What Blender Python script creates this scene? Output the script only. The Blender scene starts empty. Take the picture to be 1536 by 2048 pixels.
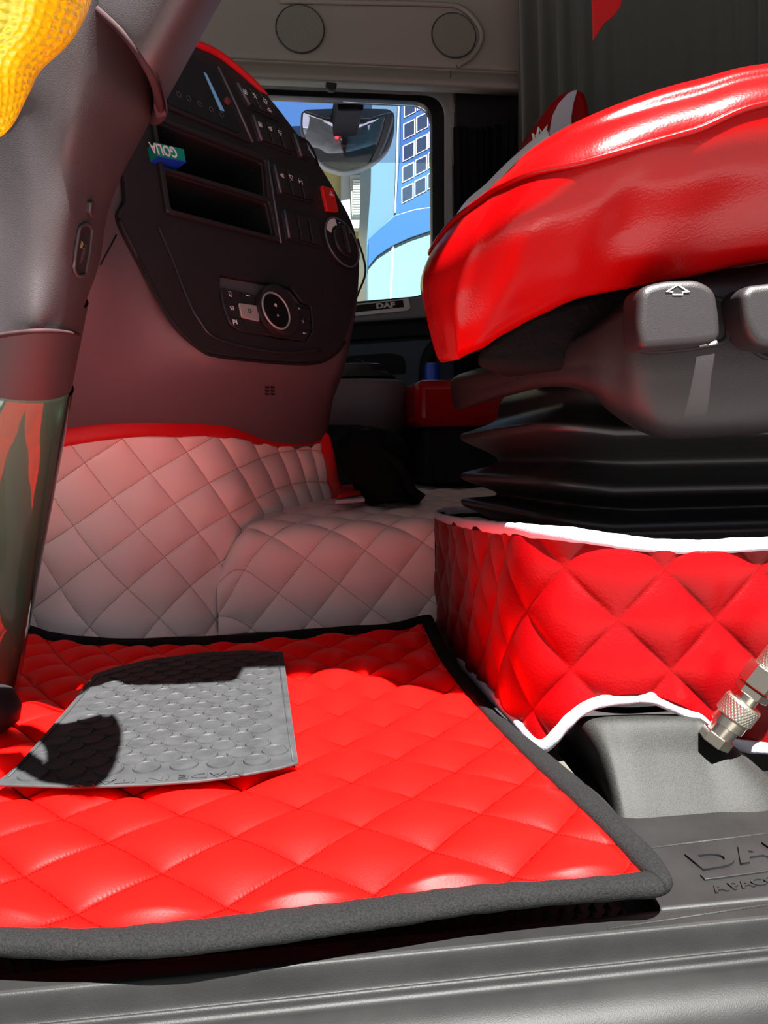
import bpy, bmesh, math, random
import numpy as np
from math import sin, cos, radians, pi, sqrt, atan2
from mathutils import Vector, Matrix
from mathutils.bvhtree import BVHTree
random.seed(4); rng = np.random.RandomState(7)
sc = bpy.context.scene
COL = sc.collection

# ------------------------------------------------------------------ camera
FPX = 1600.0
PITCH, YAW, ROLL = radians(4.8), radians(7.5), radians(0.9)
CAM = np.array([0.0, 0.0, 0.255])
Fw = np.array([sin(YAW)*cos(PITCH), cos(YAW)*cos(PITCH), -sin(PITCH)])
R0 = np.array([cos(YAW), -sin(YAW), 0.0]); U0 = np.cross(R0, Fw)
Rt = cos(ROLL)*R0 - sin(ROLL)*U0; Up = cos(ROLL)*U0 + sin(ROLL)*R0
cd = bpy.data.cameras.new('camera'); cam = bpy.data.objects.new('camera', cd); COL.objects.link(cam)
cam.matrix_world = Matrix(((Rt[0], Up[0], -Fw[0], CAM[0]), (Rt[1], Up[1], -Fw[1], CAM[1]), (Rt[2], Up[2], -Fw[2], CAM[2]), (0, 0, 0, 1)))
cd.sensor_fit = 'VERTICAL'; cd.sensor_height = 24.0; cd.lens = 24.0*FPX/2048.0
cd.clip_start = 0.01; cd.clip_end = 200
sc.camera = cam

# ------------------------------------------------------------------ light
SUN_DIR = Vector((-0.10, 0.42, -0.90))           # direction the light travels
sd = bpy.data.lights.new('sun', 'SUN'); sd.energy = 35.0; sd.angle = radians(0.55); sd.color = (1.0, 0.97, 0.93)
so = bpy.data.objects.new('sun', sd); COL.objects.link(so); so.rotation_euler = SUN_DIR.to_track_quat('-Z', 'Y').to_euler(); so.location = (0, -3, 6)
w = bpy.data.worlds.new('sky'); sc.world = w; w.use_nodes = True
nt = w.node_tree; nt.nodes.clear()
bg = nt.nodes.new('ShaderNodeBackground'); wo = nt.nodes.new('ShaderNodeOutputWorld')
tc = nt.nodes.new('ShaderNodeTexCoord'); sx = nt.nodes.new('ShaderNodeSeparateXYZ'); rp = nt.nodes.new('ShaderNodeValToRGB')
nt.links.new(tc.outputs['Generated'], sx.inputs[0]); nt.links.new(sx.outputs['Z'], rp.inputs[0]); nt.links.new(rp.outputs[0], bg.inputs[0]); nt.links.new(bg.outputs[0], wo.inputs[0])
rp.color_ramp.elements[0].position = 0.0; rp.color_ramp.elements[0].color = (0.86, 0.84, 0.82, 1)
rp.color_ramp.elements[1].position = 0.9; rp.color_ramp.elements[1].color = (0.45, 0.58, 0.85, 1)
bg.inputs[1].default_value = 0.42
sc.view_settings.view_transform = 'Standard'; sc.view_settings.look = 'None'
sc.view_settings.gamma = 1.0; sc.view_settings.exposure = 0.30; sc.view_settings.use_curve_mapping = False

# ------------------------------------------------------------------ helpers: measuring
def ray(px, py): return Fw*FPX + Rt*(px-768.0) - Up*(py-1024.0)
def P(px, py, y):
    d = ray(px, py); return CAM + d*(y-CAM[1])/d[1]
def PX(px, py, x):
    d = ray(px, py); return CAM + d*(x-CAM[0])/d[0]
def Z(px, py, z):
    d = ray(px, py); return CAM + d*(z-CAM[2])/d[2]
def proj(p):
    q = np.asarray(p)-CAM; ww = q@Fw
    return 768+FPX*(q@Rt)/ww, 1024-FPX*(q@Up)/ww
class Frame:
    def __init__(s, o, ex, ey):
        s.o = np.array(o, float); s.ex = np.array(ex, float); s.ex /= np.linalg.norm(s.ex)
        ey = np.array(ey, float); ey = ey-s.ex*(ey@s.ex); s.ey = ey/np.linalg.norm(ey); s.n = np.cross(s.ex, s.ey)
    def hit(s, px, py, h=0.0):
        d = ray(px, py); o = s.o+s.n*h; p = CAM+d*((o-CAM)@s.n)/(d@s.n); q = p-s.o
        return (q@s.ex, q@s.ey)
    def w(s, u, v, h=0.0): return s.o+s.ex*u+s.ey*v+s.n*h
    def wp(s, px, py, h=0.0):
        u, v = s.hit(px, py, h); return s.w(u, v, h)
    def mat(s, u=0, v=0, h=0, rot=0, flipx=False):
        o = s.w(u, v, h); ex = s.ex*cos(rot)+s.ey*sin(rot); ey = -s.ex*sin(rot)+s.ey*cos(rot)
        return Matrix(((ex[0], ey[0], s.n[0], o[0]), (ex[1], ey[1], s.n[1], o[1]), (ex[2], ey[2], s.n[2], o[2]), (0, 0, 0, 1)))

# ------------------------------------------------------------------ helpers: curves and surfaces
def cr(pts, n, closed=False):
    p = np.array(pts, float)
    if closed: q = np.vstack([p[-1], p, p[0], p[1]]); m = len(p)
    else: q = np.vstack([2*p[0]-p[1], p, 2*p[-1]-p[-2]]); m = len(p)-1
    ts = np.linspace(0, m, n, endpoint=not closed); out = []
    for t in ts:
        i = min(int(t), m-1); u = t-i
        a, b, c, d = q[i], q[i+1], q[i+2], q[i+3]
        out.append(.5*((2*b)+(c-a)*u+(2*a-5*b+4*c-d)*u*u+(3*b-a-3*c+d)*u**3))
    return np.array(out)
def crlen(pts, n):
    c = cr(pts, max(200, n*2)); return resample(c, n)
def resample(c, n):
    c = np.array(c, float); L = np.r_[0, np.cumsum(np.linalg.norm(np.diff(c, axis=0), axis=1))]
    t = np.linspace(0, L[-1], n); return np.stack([np.interp(t, L, c[:, k]) for k in range(c.shape[1])], 1)
def surf(net, nu, nv):
    rows = np.array([cr(r, nv) for r in net]); return np.stack([cr(rows[:, k], nu) for k in range(nv)], 1)
def coons(b, r, t, l, nu, nv):
    """b: left->right, t: left->right, l: bottom->top, r: bottom->top; returns [nv][nu]"""
    b, t = resample(b, nu), resample(t, nu); l, r = resample(l, nv), resample(r, nv)
    u = np.linspace(0, 1, nu)[None, :, None]; v = np.linspace(0, 1, nv)[:, None, None]
    return ((1-v)*b[None]+v*t[None]+(1-u)*l[:, None]+u*r[:, None]
            - ((1-u)*(1-v)*b[0]+u*(1-v)*b[-1]+(1-u)*v*t[0]+u*v*t[-1]))
def gnormals(G):
    du = np.gradient(G, axis=1); dv = np.gradient(G, axis=0); n = np.cross(du, dv)
    return n/(np.linalg.norm(n, axis=2, keepdims=True)+1e-12)
def toward(G, N):
    if ((CAM-G)*N).sum(axis=2).mean() < 0: N = -N
    return N
def polyfit2(uv, ij, deg):
    uv = np.array(uv); c = uv.mean(0); s = uv.std(0)+1e-9
    def B(q):
        a = (q[..., 0]-c[0])/s[0]; b = (q[..., 1]-c[1])/s[1]
        return np.stack([a**m*b**k for m in range(deg+1) for k in range(deg+1-m)], -1)
    X, *_ = np.linalg.lstsq(B(uv), np.array(ij, float), rcond=None)
    return lambda q: B(q)@X
def puff(ij, p=.55):
    return (np.abs(np.sin(pi*ij[..., 0]))**p)*(np.abs(np.sin(pi*ij[..., 1]))**p)

# ------------------------------------------------------------------ helpers: objects
def link(name, me, m=None, parent=None):
    o = bpy.data.objects.new(name, me); COL.objects.link(o)
    if m is not None: me.materials.append(m)
    if parent is not None: o.parent = parent
    return o
def tag(o, label, cat=None, group=None, kind=None):
    if label: o['label'] = label
    if cat: o['category'] = cat
    if group: o['group'] = group
    if kind: o['kind'] = kind
    return o
def thing(name, label, cat, group=None):
    o = bpy.data.objects.new(name, None); COL.objects.link(o); o.empty_display_size = .02
    return tag(o, label, cat, group)
def struct(o): o['kind'] = 'structure'; return o
def mesh(name, verts, faces, m=None, parent=None, smooth=True, uv=None):
    me = bpy.data.meshes.new(name); me.from_pydata([tuple(map(float, v)) for v in verts], [], faces); me.update()
    if smooth: me.polygons.foreach_set('use_smooth', [True]*len(me.polygons))
    if uv is not None:
        L = me.uv_layers.new(name='UVMap'); vi = np.empty(len(me.loops), np.int32); me.loops.foreach_get('vertex_index', vi)
        L.data.foreach_set('uv', np.asarray(uv, np.float32)[vi].ravel())
    return link(name, me, m, parent)
def gfaces(a, b, cu=False, cv=False):
    f = []
    for i in range(a if cv else a-1):
        for j in range(b if cu else b-1):
            f.append((i*b+j, i*b+(j+1) % b, ((i+1) % a)*b+(j+1) % b, ((i+1) % a)*b+j))
    return f
def grid(name, G, m=None, parent=None, uv=None, cu=False, cv=False, thick=0, smooth=True, sub=0, caps=False):
    a, b = G.shape[:2]
    f = gfaces(a, b, cu, cv)
    if caps: f += [tuple(range(b-1, -1, -1)), tuple(range((a-1)*b, a*b))]
    o = mesh(name, G.reshape(-1, 3), f, m, parent, smooth, None if uv is None else uv.reshape(-1, 2))
    if thick:
        md = o.modifiers.new('solid', 'SOLIDIFY'); md.thickness = abs(thick); md.offset = -1 if thick > 0 else 1
    if sub: md = o.modifiers.new('sub', 'SUBSURF'); md.levels = md.render_levels = sub
    if caps: wn(o)
    return o
def wn(o):
    bm = bmesh.new(); bm.from_mesh(o.data); bmesh.ops.recalc_face_normals(bm, faces=bm.faces); bm.to_mesh(o.data); bm.free()
def smooth_angle(o, deg=35):
    me = o.data; bm = bmesh.new(); bm.from_mesh(me)
    for e in bm.edges:
        if len(e.link_faces) == 2 and e.calc_face_angle(0) > radians(deg): e.smooth = False
    for f in bm.faces: f.smooth = True
    bm.to_mesh(me); bm.free()
def bev(o, wd, seg=3, ang=35):
    if wd > 0:
        md = o.modifiers.new('bevel', 'BEVEL'); md.width = wd; md.segments = seg; md.limit_method = 'ANGLE'; md.angle_limit = radians(ang); md.harden_normals = False
        smooth_angle(o, 60)
    return o
def prism(name, pts, vec, m=None, parent=None, bevel=0, seg=3):
    """closed outline of 3D points pushed along vec"""
    pts = [np.array(p, float) for p in pts]; n = len(pts); vec = np.array(vec, float)
    vs = pts+[p+vec for p in pts]
    f = [tuple(range(n)), tuple(range(2*n-1, n-1, -1))]+[(i, (i+1) % n, n+(i+1) % n, n+i) for i in range(n)]
    o = mesh(name, vs, f, m, parent, smooth=False); wn(o)
    return bev(o, bevel, seg)
def rnd(pts, r, n=5):
    """round the corners of a 2D/3D polygon"""
    pts = [np.array(p, float) for p in pts]; out = []; N = len(pts)
    for i in range(N):
        a, b, c = pts[i-1], pts[i], pts[(i+1) % N]
        la, lc = np.linalg.norm(a-b), np.linalg.norm(c-b); rr = min(r, la*.45, lc*.45)
        p0 = b+(a-b)/la*rr; p2 = b+(c-b)/lc*rr
        for k in range(n+1):
            t = k/n; out.append((1-t)**2*p0+2*t*(1-t)*b+t*t*p2)
    return out
def fprism(name, fr, pxs, h0, h1, m=None, parent=None, bevel=0, r=0, seg=3):
    q = [np.array(fr.hit(x, y, h1)) for x, y in pxs]
    if r: q = rnd(q, r)
    return prism(name, [fr.w(a, b, h0) for a, b in q], fr.n*(h1-h0), m, parent, bevel, seg)
def fcyl(name, fr, u, v, r, h0, h1, m=None, parent=None, bevel=0, n=48, sx=1, seg=3):
    return prism(name, [fr.w(u+r*sx*cos(2*pi*k/n), v+r*sin(2*pi*k/n), h0) for k in range(n)], fr.n*(h1-h0), m, parent, bevel, seg)
def box(name, x0, x1, y0, y1, z0, z1, m=None, parent=None, bevel=0):
    return prism(name, [(x0, y0, z0), (x1, y0, z0), (x1, y1, z0), (x0, y1, z0)], (0, 0, z1-z0), m, parent, bevel)
def tube(name, path, r, m=None, parent=None, n=10, closed=False, flat=None, flatdir=None, caps=True):
    p = np.array(path, float); N = len(p); T = np.gradient(p, axis=0)
    if closed: T = np.roll(p, -1, 0)-np.roll(p, 1, 0)
    T /= np.linalg.norm(T, axis=1, keepdims=True)+1e-12
    rr = np.full(N, r) if np.isscalar(r) else np.array(r)
    ref = np.array(flatdir if flatdir is not None else (0, 0, 1.0), float); G = []
    last = None
    for i in range(N):
        rf = ref[i] if ref.ndim == 2 else ref
        a = np.cross(T[i], rf)
        if np.linalg.norm(a) < 1e-3: a = last if last is not None else np.cross(T[i], (1, 0, .1))
        a /= np.linalg.norm(a)
        if last is not None and flatdir is None and a@last < 0: a = -a
        last = a; b = np.cross(a, T[i]); k2 = 1 if flat is None else flat
        G.append([p[i]+a*rr[i]*cos(2*pi*k/n)+b*rr[i]*k2*sin(2*pi*k/n) for k in range(n)])
    return grid(name, np.array(G), m, parent, cu=True, cv=closed, caps=(caps and not closed))
def lathe(name, A, B, prof, m=None, parent=None, n=48, hexa=False):
    """prof: list of (t 0..1 along A-B, radius)"""
    A, B = np.array(A, float), np.array(B, float); ax = (B-A)/np.linalg.norm(B-A)
    s = np.cross(ax, (0, 1, 0.2)); s /= np.linalg.norm(s); q = np.cross(ax, s)
    n = 6 if hexa else n
    G = np.array([[A+(B-A)*t+(s*cos(2*pi*k/n+.3)+q*sin(2*pi*k/n+.3))*r for k in range(n)] for t, r in prof])
    o = grid(name, G, m, parent, cu=True, caps=True, smooth=False); smooth_angle(o, 30); return o
def plate(name, fr, outer, holes, h0, h1, m=None, parent=None, bevel=0.001):
    """flat plate in a frame with real holes (2D curve filled)"""
    cu = bpy.data.curves.new(name, 'CURVE'); cu.dimensions = '2D'; cu.fill_mode = 'BOTH'
    for poly in [outer]+holes:
        sp = cu.splines.new('POLY'); sp.points.add(len(poly)-1); sp.use_cyclic_u = True
        for k, q in enumerate(poly): sp.points[k].co = (q[0], q[1], 0, 1)
    cu.extrude = max(1e-5, (h1-h0)/2-bevel); cu.bevel_depth = bevel; cu.bevel_resolution = 2; cu.offset = -bevel
    t = bpy.data.objects.new('tmp', cu); COL.objects.link(t)
    dg = bpy.context.evaluated_depsgraph_get(); me = bpy.data.meshes.new_from_object(t.evaluated_get(dg)); bpy.data.objects.remove(t)
    me.transform(fr.mat(0, 0, (h0+h1)/2)); me.name = name
    me.materials.clear(); o = link(name, me, m, parent); smooth_angle(o, 50); return o
def text(name, body, fr, u, v, size, h, m=None, parent=None, rot=0, ext=.0004, shear=0, bold=0, sx=1, align='LEFT', spacing=1):
    cu = bpy.data.curves.new(name, 'FONT'); cu.body = body; cu.size = size; cu.extrude = ext; cu.offset = bold; cu.shear = shear; cu.align_x = align; cu.space_character = spacing
    t = bpy.data.objects.new('tmp', cu); COL.objects.link(t)
    dg = bpy.context.evaluated_depsgraph_get(); me = bpy.data.meshes.new_from_object(t.evaluated_get(dg)); bpy.data.objects.remove(t)
    me.transform(fr.mat(u, v, h, rot) @ Matrix.Diagonal((sx, 1, 1, 1))); me.name = name
    me.materials.clear(); return link(name, me, m, parent)
def join(name, objs, parent=None):
    bm = bmesh.new(); dg = bpy.context.evaluated_depsgraph_get(); m = objs[0].data.materials[0] if objs[0].data.materials else None
    for o in objs:
        me = bpy.data.meshes.new_from_object(o.evaluated_get(dg)); bm.from_mesh(me); bpy.data.meshes.remove(me)
    me = bpy.data.meshes.new(name); bm.to_mesh(me); bm.free()
    for o in objs: bpy.data.objects.remove(o)
    me.materials.clear(); o = link(name, me, m, parent); return o
def bvh(o):
    dg = bpy.context.evaluated_depsgraph_get(); return BVHTree.FromObject(o, dg)
def cast(bv, px, py):
    d = Vector(ray(px, py)).normalized(); h = bv.ray_cast(Vector(CAM), d)
    if h[0] is None: return None, None
    n = h[1]
    if n.dot(d) > 0: n = -n
    return np.array(h[0]), np.array(n)
def decal(name, bv, pxs, t0, t1, m, parent, bevel=0, seg=2):
    """thin raised piece seated on a curved surface"""
    q = [cast(bv, x, y) for x, y in pxs]; q = [a for a in q if a[0] is not None]
    n = np.mean([a[1] for a in q], 0); n /= np.linalg.norm(n)
    return prism(name, [a[0]+n*t0 for a in q], n*(t1-t0), m, parent, bevel, seg)

# ------------------------------------------------------------------ materials
def mat(name, col, rough=.5, metal=0, spec=.5, bump=None, coat=0, var=None, sheen=0, detail=4, sss=0):
    m = bpy.data.materials.new(name); m.use_nodes = True; n = m.node_tree; b = n.nodes['Principled BSDF']
    b.inputs['Base Color'].default_value = (*col, 1); b.inputs['Roughness'].default_value = rough; b.inputs['Metallic'].default_value = metal
    b.inputs['Specular IOR Level'].default_value = spec; b.inputs['Coat Weight'].default_value = coat; b.inputs['Coat Roughness'].default_value = .15
    b.inputs['Sheen Weight'].default_value = sheen
    tcn = n.nodes.new('ShaderNodeTexCoord')
    if bump:
        for k, (kind, scale, dist, st) in enumerate(bump):
            t = n.nodes.new('ShaderNodeTexVoronoi' if kind == 'v' else 'ShaderNodeTexNoise'); t.inputs['Scale'].default_value = scale
            if kind == 'n': t.inputs['Detail'].default_value = detail
            n.links.new(tcn.outputs['Object'], t.inputs['Vector'])
            bp = n.nodes.new('ShaderNodeBump'); bp.inputs['Distance'].default_value = dist; bp.inputs['Strength'].default_value = st
            n.links.new(t.outputs[0], bp.inputs['Height'])
            if k: n.links.new(last.outputs[0], bp.inputs['Normal'])
            last = bp
        n.links.new(last.outputs[0], b.inputs['Normal'])
    if var:
        scale, c2, amt = var
        t = n.nodes.new('ShaderNodeTexNoise'); t.inputs['Scale'].default_value = scale; t.inputs['Detail'].default_value = 6
        n.links.new(tcn.outputs['Object'], t.inputs['Vector'])
        r = n.nodes.new('ShaderNodeValToRGB'); r.color_ramp.elements[0].position = .5-amt; r.color_ramp.elements[1].position = .5+amt
        r.color_ramp.elements[0].color = (*col, 1); r.color_ramp.elements[1].color = (*c2, 1)
        n.links.new(t.outputs[0], r.inputs[0]); n.links.new(r.outputs[0], b.inputs['Base Color'])
    return m
def quilt_mat(name, col, stitch, rough, bump, N=20, wd=.014, coat=0, spec=.5, sheen=0):
    m = mat(name, col, rough, bump=bump, coat=coat, spec=spec, sheen=sheen); n = m.node_tree; b = n.nodes['Principled BSDF']
    uvn = n.nodes.new('ShaderNodeUVMap'); s = n.nodes.new('ShaderNodeSeparateXYZ'); n.links.new(uvn.outputs[0], s.inputs[0])
    def M(op, a, bb=None):
        q = n.nodes.new('ShaderNodeMath'); q.operation = op
        for k, x in enumerate((a, bb)):
            if x is None: continue
            if isinstance(x, (int, float)): q.inputs[k].default_value = x
            else: n.links.new(x, q.inputs[k])
        return q.outputs[0]
    def line(a, c):
        d = M('ABSOLUTE', M('SUBTRACT', M('FRACT', M('ADD', a, 100.5)), .5))
        return M('MULTIPLY', M('LESS_THAN', d, wd), M('LESS_THAN', M('FRACT', M('MULTIPLY', M('ADD', c, 100), N)), .6))
    k = M('MAXIMUM', line(s.outputs[0], s.outputs[1]), line(s.outputs[1], s.outputs[0]))
    mx = n.nodes.new('ShaderNodeMix'); mx.data_type = 'RGBA'; n.links.new(k, mx.inputs[0])
    mx.inputs[6].default_value = (*col, 1); mx.inputs[7].default_value = (*stitch, 1); n.links.new(mx.outputs[2], b.inputs['Base Color'])
    return m
def ribbed(name, col, scale, rough=.7):
    return mat(name, col, rough, bump=[('n', scale, .0006, .7)], var=(scale*.6, tuple(min(1, c*1.35+.01) for c in col), .2))

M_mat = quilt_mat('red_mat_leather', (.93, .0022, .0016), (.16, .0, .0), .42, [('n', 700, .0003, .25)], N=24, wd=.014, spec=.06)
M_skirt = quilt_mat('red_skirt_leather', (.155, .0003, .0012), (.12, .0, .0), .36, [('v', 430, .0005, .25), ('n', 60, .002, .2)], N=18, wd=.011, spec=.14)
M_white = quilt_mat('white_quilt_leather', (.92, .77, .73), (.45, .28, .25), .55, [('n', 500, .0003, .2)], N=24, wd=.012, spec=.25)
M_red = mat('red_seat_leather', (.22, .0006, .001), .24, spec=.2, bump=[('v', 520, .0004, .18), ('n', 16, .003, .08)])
M_redtrim = mat('red_binding', (.62, .004, .008), .55, bump=[('n', 900, .0004, .3)])
M_wbind = mat('white_binding', (.42, .40, .46), .7, bump=[('n', 900, .0006, .5)])
M_bbind = mat('black_binding', (.0035, .0037, .0042), .85, bump=[('n', 1200, .0008, .8)], var=(900, (.011, .011, .011), .25), spec=.05)
M_pad = mat('grey_rubber', (.0165, .0172, .0185), .55, bump=[('n', 250, .0004, .4)], var=(60, (.029, .030, .0315), .25), spec=.13)
M_sill = mat('grain_plastic', (.0065, .0067, .0062), .58, bump=[('n', 1500, .0003, .5)], spec=.14, var=(1300, (.015, .0155, .014), .12))
M_sill2 = mat('worn_sill_plastic', (.0055, .0055, .0055), .5, bump=[('n', 1400, .0003, .4)], spec=.14, var=(22, (.011, .0112, .011), .25))
M_dash = mat('dash_plastic', (.115, .082, .094), .55, bump=[('v', 1100, .0004, .4), ('n', 900, .0003, .3)], spec=.45)
M_fascia = mat('fascia_plastic', (.020, .016, .019), .5, bump=[('n', 1200, .0003, .4)], spec=.4)
M_dark = mat('matte_black', (.008, .007, .008), .7, spec=.25)
M_gloss = mat('gloss_black', (.007, .007, .009), .12, spec=.5)
M_key = mat('switch_plastic', (.022, .020, .023), .4, spec=.45)
M_keyedge = mat('switch_edge', (.09, .10, .13), .35)
M_icon = mat('white_print', (.75, .76, .78), .5)
M_shroud = mat('column_plastic', (.032, .026, .028), .45, bump=[('v', 1300, .0003, .3), ('n', 1600, .0003, .4)], spec=.4)
M_seatpl = mat('seat_plastic', (.013, .0108, .0115), .45, bump=[('v', 1400, .0003, .35)], spec=.35)
M_bellow = mat('bellows_rubber', (.012, .011, .011), .42, spec=.5, bump=[('n', 200, .0003, .3)])
M_chrome = mat('nickel', (.46, .43, .36), .22, metal=1, bump=[('n', 200, .0001, .2)])
M_knurl = mat('knurled_nickel', (.46, .43, .36), .32, metal=1)
M_silver = mat('silver_plastic', (.45, .44, .43), .35, metal=.3)
M_hazard = mat('hazard_red', (.70, .02, .02), .35)
M_lip = mat('shroud_lip_shade', (.030, .014, .015), .7, spec=.12)  # red-brown puts the lip's shade and the mat's red reflection into the colour
M_knobr = mat('dark_red_plastic', (.16, .03, .02), .4)
M_beige = mat('headliner_plastic', (.19, .165, .148), .65, bump=[('n', 900, .0004, .3)], spec=.3)
M_beige2 = mat('speaker_mesh', (.13, .12, .105), .8, bump=[('v', 350, .001, .6)])
M_frame = mat('painted_door_frame', (.34, .35, .36), .35)
M_seal = mat('black_rubber_seal', (.006, .006, .007), .4)
M_doorpl = mat('door_plastic', (.060, .072, .10), .6, spec=.3)
M_doorlt = mat('door_plastic_light', (.13, .14, .16), .5)
M_curt = mat('grey_curtain', (.050, .053, .046), .9, sheen=.2)
M_curtb = mat('black_curtain', (.006, .005, .006), .95, spec=.1)
M_wall = mat('cab_trim', (.05, .045, .042), .8, spec=.2)
M_carpet = mat('felt_carpet', (.05, .045, .036), .95, bump=[('n', 700, .002, .8)])
M_floor = mat('black_floor', (.012, .010, .011), .6)
M_yellow = None
M_green = mat('green_enamel', (.05, .17, .125), .42, spec=.3, bump=[('n', 8, .001, .2)])
M_cap = mat('shaft_cap', (.030, .024, .026), .5, spec=.3)
M_box = mat('carton_green', (.0, .27, .20), .45)
M_blue = mat('blue_plastic', (.01, .06, .55), .35)
M_body = mat('white_paint', (.8, .8, .8), .3)
M_mirror = mat('mirror_glass', (.82, .86, .80), .04, metal=1)
def yellow():
    m = mat('yellow_knobbly', (.62, .48, .002), .32, spec=.6, coat=.4); n = m.node_tree; b = n.nodes['Principled BSDF']
    t = n.nodes.new('ShaderNodeTexCoord'); mp = n.nodes.new('ShaderNodeMapping'); mp.inputs['Scale'].default_value = (1, 1, 2.3); mp.inputs['Rotation'].default_value = (0, .5, 0)
    n.links.new(t.outputs['Object'], mp.inputs[0]); v = n.nodes.new('ShaderNodeTexVoronoi'); v.inputs['Scale'].default_value = 200; n.links.new(mp.outputs[0], v.inputs['Vector'])
    bp = n.nodes.new('ShaderNodeBump'); bp.inputs['Distance'].default_value = .002; bp.inputs['Strength'].default_value = .35; bp.invert = True
    n.links.new(v.outputs[0], bp.inputs['Height']); n.links.new(bp.outputs[0], b.inputs['Normal']); return m
M_yellow = yellow()
def thin_glass(name, tint, refl=.06):
    m = bpy.data.materials.new(name); m.use_nodes = True; n = m.node_tree; n.nodes.clear()
    o = n.nodes.new('ShaderNodeOutputMaterial'); tr = n.nodes.new('ShaderNodeBsdfTransparent'); tr.inputs[0].default_value = (*tint, 1)
    g = n.nodes.new('ShaderNodeBsdfGlossy'); g.inputs['Roughness'].default_value = .02; mx = n.nodes.new('ShaderNodeMixShader'); fr = n.nodes.new('ShaderNodeFresnel'); fr.inputs[0].default_value = 1.45
    n.links.new(fr.outputs[0], mx.inputs[0]); n.links.new(tr.outputs[0], mx.inputs[1]); n.links.new(g.outputs[0], mx.inputs[2]); n.links.new(mx.outputs[0], o.inputs[0]); return m
M_glass = thin_glass('window_glass', (.93, .96, .97))
M_tint = thin_glass('tinted_strip', (.80, .78, .86))
M_film = thin_glass('clear_film', (.86, .90, .88))
M_screen = mat('display_glass', (.010, .012, .018), .1, spec=.5)
M_refl = mat('screen_reflection', (.10, .22, .38), .3); M_refl.node_tree.nodes['Principled BSDF'].inputs['Emission Color'].default_value = (.2, .42, .7, 1); M_refl.node_tree.nodes['Principled BSDF'].inputs['Emission Strength'].default_value = .18  # window reflection painted as a faint blue glow, not display content

XZ = Frame((0, 0, 0), (1, 0, 0), (0, 0, 1))            # vertical plane facing the door
def FY(y): return Frame((0, y, 0), (1, 0, 0), (0, 0, 1))
def FZ(z): return Frame((0, 0, z), (1, 0, 0), (0, 1, 0))

# ================================================================== SETTING
fl_ = prism('floor', [(-1.25, .50, -.06), (.206, .50, -.06), (.206, .64, -.06), (1.2, .64, -.06), (1.2, 2.35, -.06), (-1.25, 2.35, -.06)], (0, 0, .06), M_floor); struct(fl_)
# recessed tread strip under the mat edge, with small raised pips
vs, fs = [], []
def addbox(vs, fs, x0, x1, y0, y1, z0, z1):
    b = len(vs); vs += [(x0, y0, z0), (x1, y0, z0), (x1, y1, z0), (x0, y1, z0), (x0, y0, z1), (x1, y0, z1), (x1, y1, z1), (x0, y1, z1)]
    fs += [tuple(b+k for k in f) for f in ((3, 2, 1, 0), (4, 5, 6, 7), (0, 1, 5, 4), (1, 2, 6, 5), (2, 3, 7, 6), (3, 0, 4, 7))]
addbox(vs, fs, -.8, .205, .40, .53, -.05, -.030)
for r in range(7):
    for c in range(105):
        x = -.78+c*.0094+(r % 2)*.0047; y = .418+r*.0095
        if x > .2: continue
        b = len(vs); e = .0022; vs += [(x-e, y-e, -.0301), (x+e, y-e, -.0301), (x+e, y+e, -.0301), (x-e, y+e, -.0301), (x, y, -.0255)]
        fs += [(b, b+1, b+4), (b+1, b+2, b+4), (b+2, b+3, b+4), (b+3, b, b+4)]
struct(mesh('trim_1', vs, fs, M_dark, smooth=False))
# door sill moulding: profile swept along the opening
prof = [(.413, -.05), (.411, -.0330), (.409, -.0125), (.4065, -.0105), (.397, -.0100), (.3945, -.0102), (.3925, -.0120), (.3905, -.0200),
        (.3890, -.0240), (.3875, -.0245), (.3858, -.0225), (.3842, -.0215), (.3828, -.0222), (.3815, -.0250), (.3790, -.0262), (.3740, -.0255),
        (.3660, -.0270), (.3590, -.0310), (.3540, -.0370), (.3515, -.0450), (.3510, -.0600)]
pr = cr([(0, a, b) for a, b in prof], 120); xs = np.linspace(-.9, 1.2, 60)
G = np.array([[(x, p[1], p[2]) for p in pr] for x in xs]); struct(grid('trim_2', G, M_sill2))
struct(box('trim_3', -.9, 1.2, .30, .349, -.12, -.052, M_body, bevel=.004))
# moulded sill deck right of the recess, with embossed lettering
dk = [(.208, .4095), (1.2, .4095), (1.2, .66), (.235, .66), (.222, .60), (.215, .50), (.208, .47)]
struct(prism('trim_4', [np.array((a, b, -.05)) for a, b in dk], (0, 0, .040), M_sill2, bevel=.003))
FD = FZ(-.0100)
def deckline(name, p0, p1, r):
    a, b = FD.hit(*p0), FD.hit(*p1); return tube(name, [(a[0], a[1], -.0100), (b[0], b[1], -.0100)], r, M_sill)
dl = [deckline('l', (1278, 1699), (1620, 1657), .0009), deckline('l', (1215, 1858), (1620, 1797), .0007)]
o = join('trim_5', dl); struct(o)
# room shell
struct(box('ceiling', -1.25, 1.2, .24, 2.45, 1.45, 1.50, M_beige))
struct(box('wall_near', -1.25, 1.2, .24, .30, 1.24, 1.47, M_wall))
struct(box('wall_rear', 1.12, 1.2, .30, 2.4, -.05, 1.47, M_wall))
struct(box('wall_front', -1.25, -1.2, .30, 2.4, -.05, .70, M_wall))
struct(box('wall_pillar', .98, 1.2, .42, .50, -.01, 1.47, M_wall))
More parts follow.
